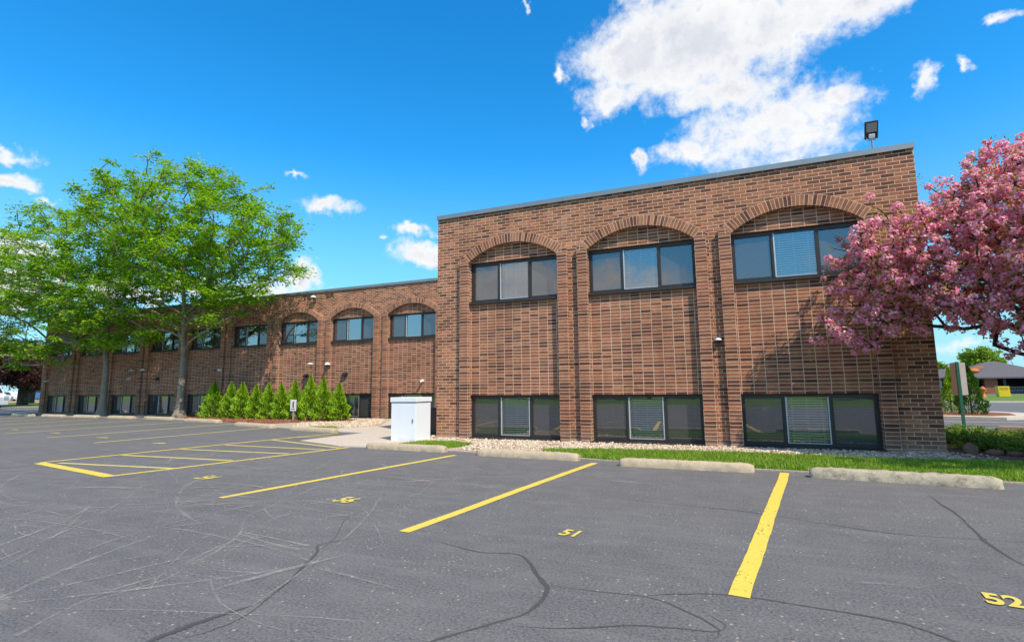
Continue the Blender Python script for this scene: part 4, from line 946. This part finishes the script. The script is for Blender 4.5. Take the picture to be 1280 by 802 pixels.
m = MB(); m.poly([(.7,-2.6,2.72),(2.0,-1.2,3.2),(1.6,-.4,3.5),(.6,-1.3,3.15)]); m.build('dormer', M['tan_brick'], e)
e = empty('yellow_newspaper_box', (27.2,48.6,.03)); tag(e, 'yellow box standing on the lawn across the road', 'box')
m = MB(); m.prism([(-.40,0),(.40,0),(.36,.9),(-.44,.9)], -.3,.3); m.build('body', M['yellow_box'], e, bevel=.02)
m = MB(); m.box(-.32,.26,-.312,-.302,.60,.80); m.build('panel', plain('yellow_box_shade', (.45,.30,.02)), e)
e = empty('fire_hydrant', (24.5,44.8,.03)); tag(e, 'orange fire hydrant on the lawn across the road', 'fire hydrant')
m = MB(); m.lathe((0,0,0), [(.2,0),(.2,.08),(.14,.1),(.14,.62),(.2,.64),(.2,.7),(.15,.82),(.06,.9),(.001,.92)], 14); m.build('body', M['orange'], e, True)
m = MB(); m.tube([(-.24,0,.52),(.24,0,.52)], .07, 10); m.build('outlet', M['orange'], e)
round_tree('background_tree', (41,92,-.05), 6.8, 2.6, 'spring_leaf', 'yellow green tree rising behind the low building across the road', n=170, k=60, leaf=.42, rb=.3)
round_tree('background_tree', (41.5,112,-.05), 5.3, 1.7, 'spring_leaf', 'small yellow green tree at the far left behind the low building', n=90, k=50, leaf=.5, rb=.3)
round_tree('background_tree', (45.6,118,-.05), 5.6, 2.2, 'tree_leaf', 'thin grey green tree on the skyline behind the low building', n=60, k=14, leaf=.4, rb=.3)
def car(name, loc, rz, body, label, cat, prof, L_, wd, pick=False):
    e = empty(name, loc, rz); tag(e, label, cat)
    m = MB(); m.prism(prof, -wd/2, wd/2); m.build('body', M[body], e, bevel=.05)
    for sx in (-.31, .31):
        for sy in (-1, 1):
            m = MB(); m.lathe((sx*L_, sy*(wd/2-.10), .33), [(.001,-.10),(.33,-.10),(.33,.10),(.001,.10)], 18, 'y'); w_ = m.build('wheel', M['tyre'], e)
            m = MB(); m.lathe((sx*L_, sy*(wd/2+.003), .33), [(.001,0),(.20,0),(.20,.008*sy)], 14, 'y'); m.build('rim', M['grey_metal'], w_)
    return e
pv = [(-2.4,.35),(2.4,.35),(2.45,.9),(2.0,1.15),(1.4,1.9),(-2.35,1.95),(-2.45,.9)]
v = car('van', (-41.1,7.5,-.02), rad(12), 'car_white', 'white van cut off by the left frame edge', 'van', pv, 4.8, 1.85)
m = MB(); m.box(-2.2,1.2,-.94,-.93,1.2,1.75); m.box(-2.2,1.2,.93,.94,1.2,1.75); m.poly([(2.03,-.8,1.17),(2.03,.8,1.17),(1.45,.8,1.86),(1.45,-.8,1.86)]); m.build('window', M['car_glass'], v)
for s in (-1,1):
    m = MB(); m.box(2.40,2.47,s*.72-.12,s*.72+.12,.75,.95); m.build('headlight', M['silver'], v); m = MB(); m.box(-2.48,-2.40,s*.78-.08,s*.78+.08,.8,1.3); m.build('tail_light', M['red_light'], v)
pt = [(-2.6,.45),(2.7,.45),(2.7,1.05),(1.4,1.15),(.9,1.8),(-.5,1.85),(-.7,1.15),(-2.65,1.15)]
v = car('pickup_truck', (-82.0,31.5,-.05), rad(8), 'car_blue', 'blue pickup truck parked behind the purple tree', 'pickup truck', pt, 5.3, 1.95)
m = MB(); m.box(-.45,.95,-.99,-.98,1.25,1.72); m.poly([(1.43,-.85,1.2),(1.43,.85,1.2),(.95,.85,1.78),(.95,-.85,1.78)]); m.build('window', M['car_glass'], v)
pc = [(-2.2,.3),(2.2,.3),(2.25,.75),(1.3,.95),(.6,1.4),(-1.1,1.42),(-1.9,.95),(-2.25,.85)]
v = car('parked_car', (-92,32.5,-.05), rad(5), 'car_white', 'white car parked far off at the left below the hedge', 'car', pc, 4.4, 1.8)
m = MB(); m.prism([(-1.7,.97),(1.15,.97),(.55,1.34),(-1.05,1.36)], -.92, .92); m.build('window', M['car_glass'], v)
# far left surroundings
slab('left_pavement', [(-33.05,-20.5),(-33.05,8),(-29.6,8),(-29.6,16),(-34,30),(-60,12.8),(-60,-20.5)], -.05, -.001, M['asphalt'])
slab('left_kerb', [(-60,8.9),(-34.5,5.2),(-29.6,5.7),(-29.6,6.6),(-34.5,6.4),(-60,10.3)], 0., .05, M['conc_walk'])
slab('dry_verge', [(-140,16),(-47,13),(-36,24),(-36,40),(-140,60)], -.05, .01, plain('dry_grass', (.40,.32,.19), .95, .25, 1.))
slab('left_lawn', [(-84,18.5),(-50,13.6),(-42,18),(-70,24)], .01, .02, M['lawn'])
def hedge(name, x0, x1, y, h, d, label, mat='spring_leaf'):
    e = empty(name, ((x0+x1)/2, y, -.05)); tag(e, label, 'hedge'); n = 5200; P = RNG.uniform([-(x1-x0)/2,-d/2,0],[(x1-x0)/2,d/2,h],(n,3))
    P[:,2] *= 1-.18*np.sin(P[:,0]*.9)**2; V, Fc = leaves(P, rand_unit(n), rand_unit(n), RNG.uniform(.15,.4,n), RNG.uniform(.12,.3,n)); raw('foliage', V, Fc, M[mat], e)
hedge('hedge', -104, -84, 39, 1.55, 1.5, 'yellow green hedge far behind the purple tree')
def simple_house(loc, w, d, h, label, rise=1.6):
    e = empty('pale_house', loc); tag(e, label, 'house')
    m = MB(); m.box(-w/2,w/2,-d/2,d/2,0,h); m.build('wall', M['cream'], e)
    m = MB(); m.prism([(-w/2-.3,h),(w/2+.3,h),(w/2+.3,h+.12),(0,h+rise),(-w/2-.3,h+.12)], -d/2-.3, d/2+.3); m.build('roof', M['shingle'], e)
    for x in (-w/3, 0, w/3):
        m = MB(); m.box(x-.5,x+.5,-d/2-.03,-d/2+.01,h*.35,h*.75); m.build('window', M['car_glass'], e)
simple_house((-106,52,-.05), 12, 8, 3.0, 'pale house far behind the purple tree at the left')
simple_house((-86.5,44,-.05), 6, 8, 3.6, 'pale house behind the blue pickup truck', 1.2)
# what stands behind the camera and shows in the glass
for i, (x, y, h, r) in enumerate(((-30,-44,9,4.5),(-17,-52,11,5.5),(-4,-47,9,4.6),(9,-55,11,5.2),(22,-46,9.5,4.8))):
    round_tree('lawn_tree', (x,y,-.05), h, r, 'tree_leaf', ['leftmost green tree on the lawn opposite the building','second green tree from the left on the lawn opposite the building','middle green tree on the lawn opposite the building','fourth green tree on the lawn opposite the building','rightmost green tree on the lawn opposite the building'][i], group='trees on the opposite lawn', n=110, k=40, leaf=.5, rb=.3)

# ------------------------------------------------------------------ sky with clouds, sun
SUN = Vector((.67,-.48,1.0)).normalized()          # towards the sun
elev = math.asin(SUN.z); azim = math.atan2(SUN.x, SUN.y)
w = bpy.data.worlds.new('World'); scene.world = w; w.use_nodes = True; nt = w.node_tree; nt.nodes.clear()
class WN(NT):
    def __init__(s): s.t = nt
t = WN()
out = t.n('ShaderNodeOutputWorld'); bg = t.n('ShaderNodeBackground'); t.l(bg.outputs[0], out.inputs[0])
sky = t.n('ShaderNodeTexSky', sky_type='NISHITA'); sky.sun_disc = False; sky.sun_elevation = elev; sky.sun_rotation = azim; sky.air_density = 1.0; sky.dust_density = .25; sky.ozone_density = 3.0
tc = t.n('ShaderNodeTexCoord').outputs['Generated']; nv = t.n('ShaderNodeVectorMath', operation='NORMALIZE'); t.l(tc, nv.inputs[0]); D = nv.outputs[0]
sp = t.n('ShaderNodeSeparateXYZ'); t.l(D, sp.inputs[0])
az = t.math('MULTIPLY', t.math('ARCTAN2', sp.outputs[0], sp.outputs[1]), 57.2958); el = t.math('MULTIPLY', t.math('ARCSINE', sp.outputs[2]), 57.2958)
cb_ = t.n('ShaderNodeCombineXYZ'); t.l(az, cb_.inputs[0]); t.l(el, cb_.inputs[1]); AE = cb_.outputs[0]
for sc__, amp in ((11, (6.5,4.4,0)), (38, (2.4,1.7,0))):
    nc = t.noise(D, sc__, 4, .6, out=1); q_ = t.n('ShaderNodeVectorMath', operation='SUBTRACT'); t.l(nc, q_.inputs[0]); q_.inputs[1].default_value = (.5,.5,.5)
    q2 = t.n('ShaderNodeVectorMath', operation='MULTIPLY_ADD'); t.l(q_.outputs[0], q2.inputs[0]); q2.inputs[1].default_value = amp; t.l(AE, q2.inputs[2]); AE = q2.outputs[0]
clouds = [(-.8,32.9,10.4,5.2,1.15),(-8.0,33.6,6.0,4.6,1.1),(5.6,33.4,8.1,3.9,1),(13.6,32.4,4.4,2.2,.9),(4.1,24.8,7.6,3.6,1.15),(10.6,25.7,2.8,1.6,.7),(-2.6,23.6,4.0,1.6,.85),(-11.0,29.6,3.8,2.4,.9),(.5,28.6,9,2.2,.9),(-13.9,27.7,1.3,.9,.35),(-7.9,23.6,1.3,.9,.5),(-16.4,32.4,1.0,1.2,.3),(17.6,24.7,1.2,1.5,.42),(20.9,25.3,.9,.6,.4),(23.2,27.9,1.8,.55,.5),
 (-43.2,18.8,2.9,1.1,.95),(-46.0,21.7,1.6,.5,.5),(-33.6,17.0,2.3,.8,.7),(-37.0,16.2,1.2,.5,.5),(-32.9,14.5,3.3,1.5,1),(-44.8,11.6,2.4,1.2,1),(-48.2,10.3,5.2,1.2,.9),(-68.4,18.6,2.2,.7,.75),(-68.0,16.6,2.4,.9,.8),(-65.8,15.7,.8,.5,.45),(-67.8,11.2,2.6,1.2,.95),(-66.8,8.3,3.2,1.8,.9),(-54,9.6,4,1.0,.9),(-60,9.0,4,1.0,.8),(6.4,21.2,1.8,.8,.7),(17.2,3.5,2.5,1.2,.5),(-20.9,38.2,.6,.5,.3)]
# banks on the other half of the sky: they light the scene and show in the windows
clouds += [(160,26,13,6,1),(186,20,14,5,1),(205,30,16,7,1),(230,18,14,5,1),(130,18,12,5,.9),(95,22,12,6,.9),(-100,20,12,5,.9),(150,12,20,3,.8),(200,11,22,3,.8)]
n1 = t.noise(D, 8.0, 10, .60); n2 = t.noise(D, 42, 8, .68)
warp = t.math('ADD', t.math('MULTIPLY', t.math('SUBTRACT', n1, .5), 2.2), t.math('MULTIPLY', t.math('SUBTRACT', n2, .5), 1.15))
acc = None
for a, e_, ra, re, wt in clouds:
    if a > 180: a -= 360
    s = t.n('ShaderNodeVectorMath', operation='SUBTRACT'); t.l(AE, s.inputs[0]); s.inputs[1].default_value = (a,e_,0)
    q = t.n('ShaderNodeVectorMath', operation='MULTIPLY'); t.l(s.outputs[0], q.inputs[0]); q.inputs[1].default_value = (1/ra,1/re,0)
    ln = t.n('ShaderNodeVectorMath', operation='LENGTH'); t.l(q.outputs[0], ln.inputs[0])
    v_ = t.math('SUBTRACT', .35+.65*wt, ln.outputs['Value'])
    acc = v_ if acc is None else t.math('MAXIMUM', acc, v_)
dens = t.math('ADD', t.math('MAXIMUM', acc, -1.2), warp)
mr = t.n('ShaderNodeMapRange', interpolation_type='SMOOTHSTEP'); t.l(dens, mr.inputs[0]); mr.inputs[1].default_value = -.22; mr.inputs[2].default_value = .66; cov = mr.outputs[0]
thick = t.n('ShaderNodeMapRange'); t.l(dens, thick.inputs[0]); thick.inputs[1].default_value = .2; thick.inputs[2].default_value = 1.1
sh = t.noise(D, 12, 6, .6)
shade = t.ramp(t.math('ADD', t.math('MULTIPLY', thick.outputs[0], .55), t.math('MULTIPLY', t.math('SUBTRACT', sh, .35), .9)), [(.30,(1,1,1)),(.55,(.90,.91,.94)),(.80,(.72,.75,.82))])
hs = t.n('ShaderNodeHueSaturation'); hs.inputs['Saturation'].default_value = 1.35; hs.inputs['Value'].default_value = 1.0; t.l(sky.outputs[0], hs.inputs['Color'])
grade = t.n('ShaderNodeMix', data_type='RGBA', blend_type='MULTIPLY'); grade.inputs[0].default_value = 1; t.l(hs.outputs[0], grade.inputs[6]); grade.inputs[7].default_value = (.75,1.80,1.80,1)
lo = t.n('ShaderNodeMix', data_type='RGBA', blend_type='MIX')
cl = t.mix(1., shade, (6.5,6.55,6.6), 'MULTIPLY')
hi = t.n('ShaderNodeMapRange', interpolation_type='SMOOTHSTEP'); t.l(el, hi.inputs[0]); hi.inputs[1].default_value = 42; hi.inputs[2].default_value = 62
hz = t.n('ShaderNodeMapRange', interpolation_type='SMOOTHSTEP'); t.l(el, hz.inputs[0]); hz.inputs[1].default_value = 26; hz.inputs[2].default_value = -3
skyc = t.mix(t.math('MULTIPLY', hz.outputs[0], .85), grade.outputs[2], (2.7,4.2,6.0))
skyc = t.mix(t.math('MULTIPLY', hi.outputs[0], t.ramp(n1, [(.35,.55),(.6,.95)])), skyc, (3.1,2.85,2.5))  # warm-white veil overhead, added out of view as neutral fill light
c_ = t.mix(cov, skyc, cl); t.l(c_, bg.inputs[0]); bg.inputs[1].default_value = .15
sun = bpy.data.lights.new('sun', 'SUN'); sun.energy = 5.0; sun.angle = rad(.53); sun.color = (1,.905,.76)
so = bpy.data.objects.new('sun', sun); COL.objects.link(so); so.rotation_euler = (-SUN).to_track_quat('-Z','Y').to_euler(); so.location = (20,-20,30)

# ------------------------------------------------------------------ camera
cam = bpy.data.cameras.new('camera'); co = bpy.data.objects.new('camera', cam); COL.objects.link(co)
pi_, ya, ro = rad(7.412), rad(22.732), rad(-.525)
fw = Vector((-math.sin(ya)*math.cos(pi_), math.cos(ya)*math.cos(pi_), math.sin(pi_))); rt = Vector((math.cos(ya), math.sin(ya), 0)); up = rt.cross(fw)
r2 = rt*math.cos(ro)+up*math.sin(ro); u2 = -rt*math.sin(ro)+up*math.cos(ro)
co.matrix_world = Matrix(((r2.x,u2.x,-fw.x,5.447),(r2.y,u2.y,-fw.y,-10.416),(r2.z,u2.z,-fw.z,1.0947),(0,0,0,1)))
cam.sensor_width = 36; cam.lens = 651.473*36/1280; cam.clip_end = 2000; cam.clip_start = .05
scene.camera = co
scene.view_settings.view_transform = 'Standard'; scene.view_settings.look = 'None'; scene.view_settings.exposure = 0
scene.cycles.use_denoising = True; scene.cycles.max_bounces = 8; scene.cycles.transparent_max_bounces = 16
scene.render.film_transparent = False
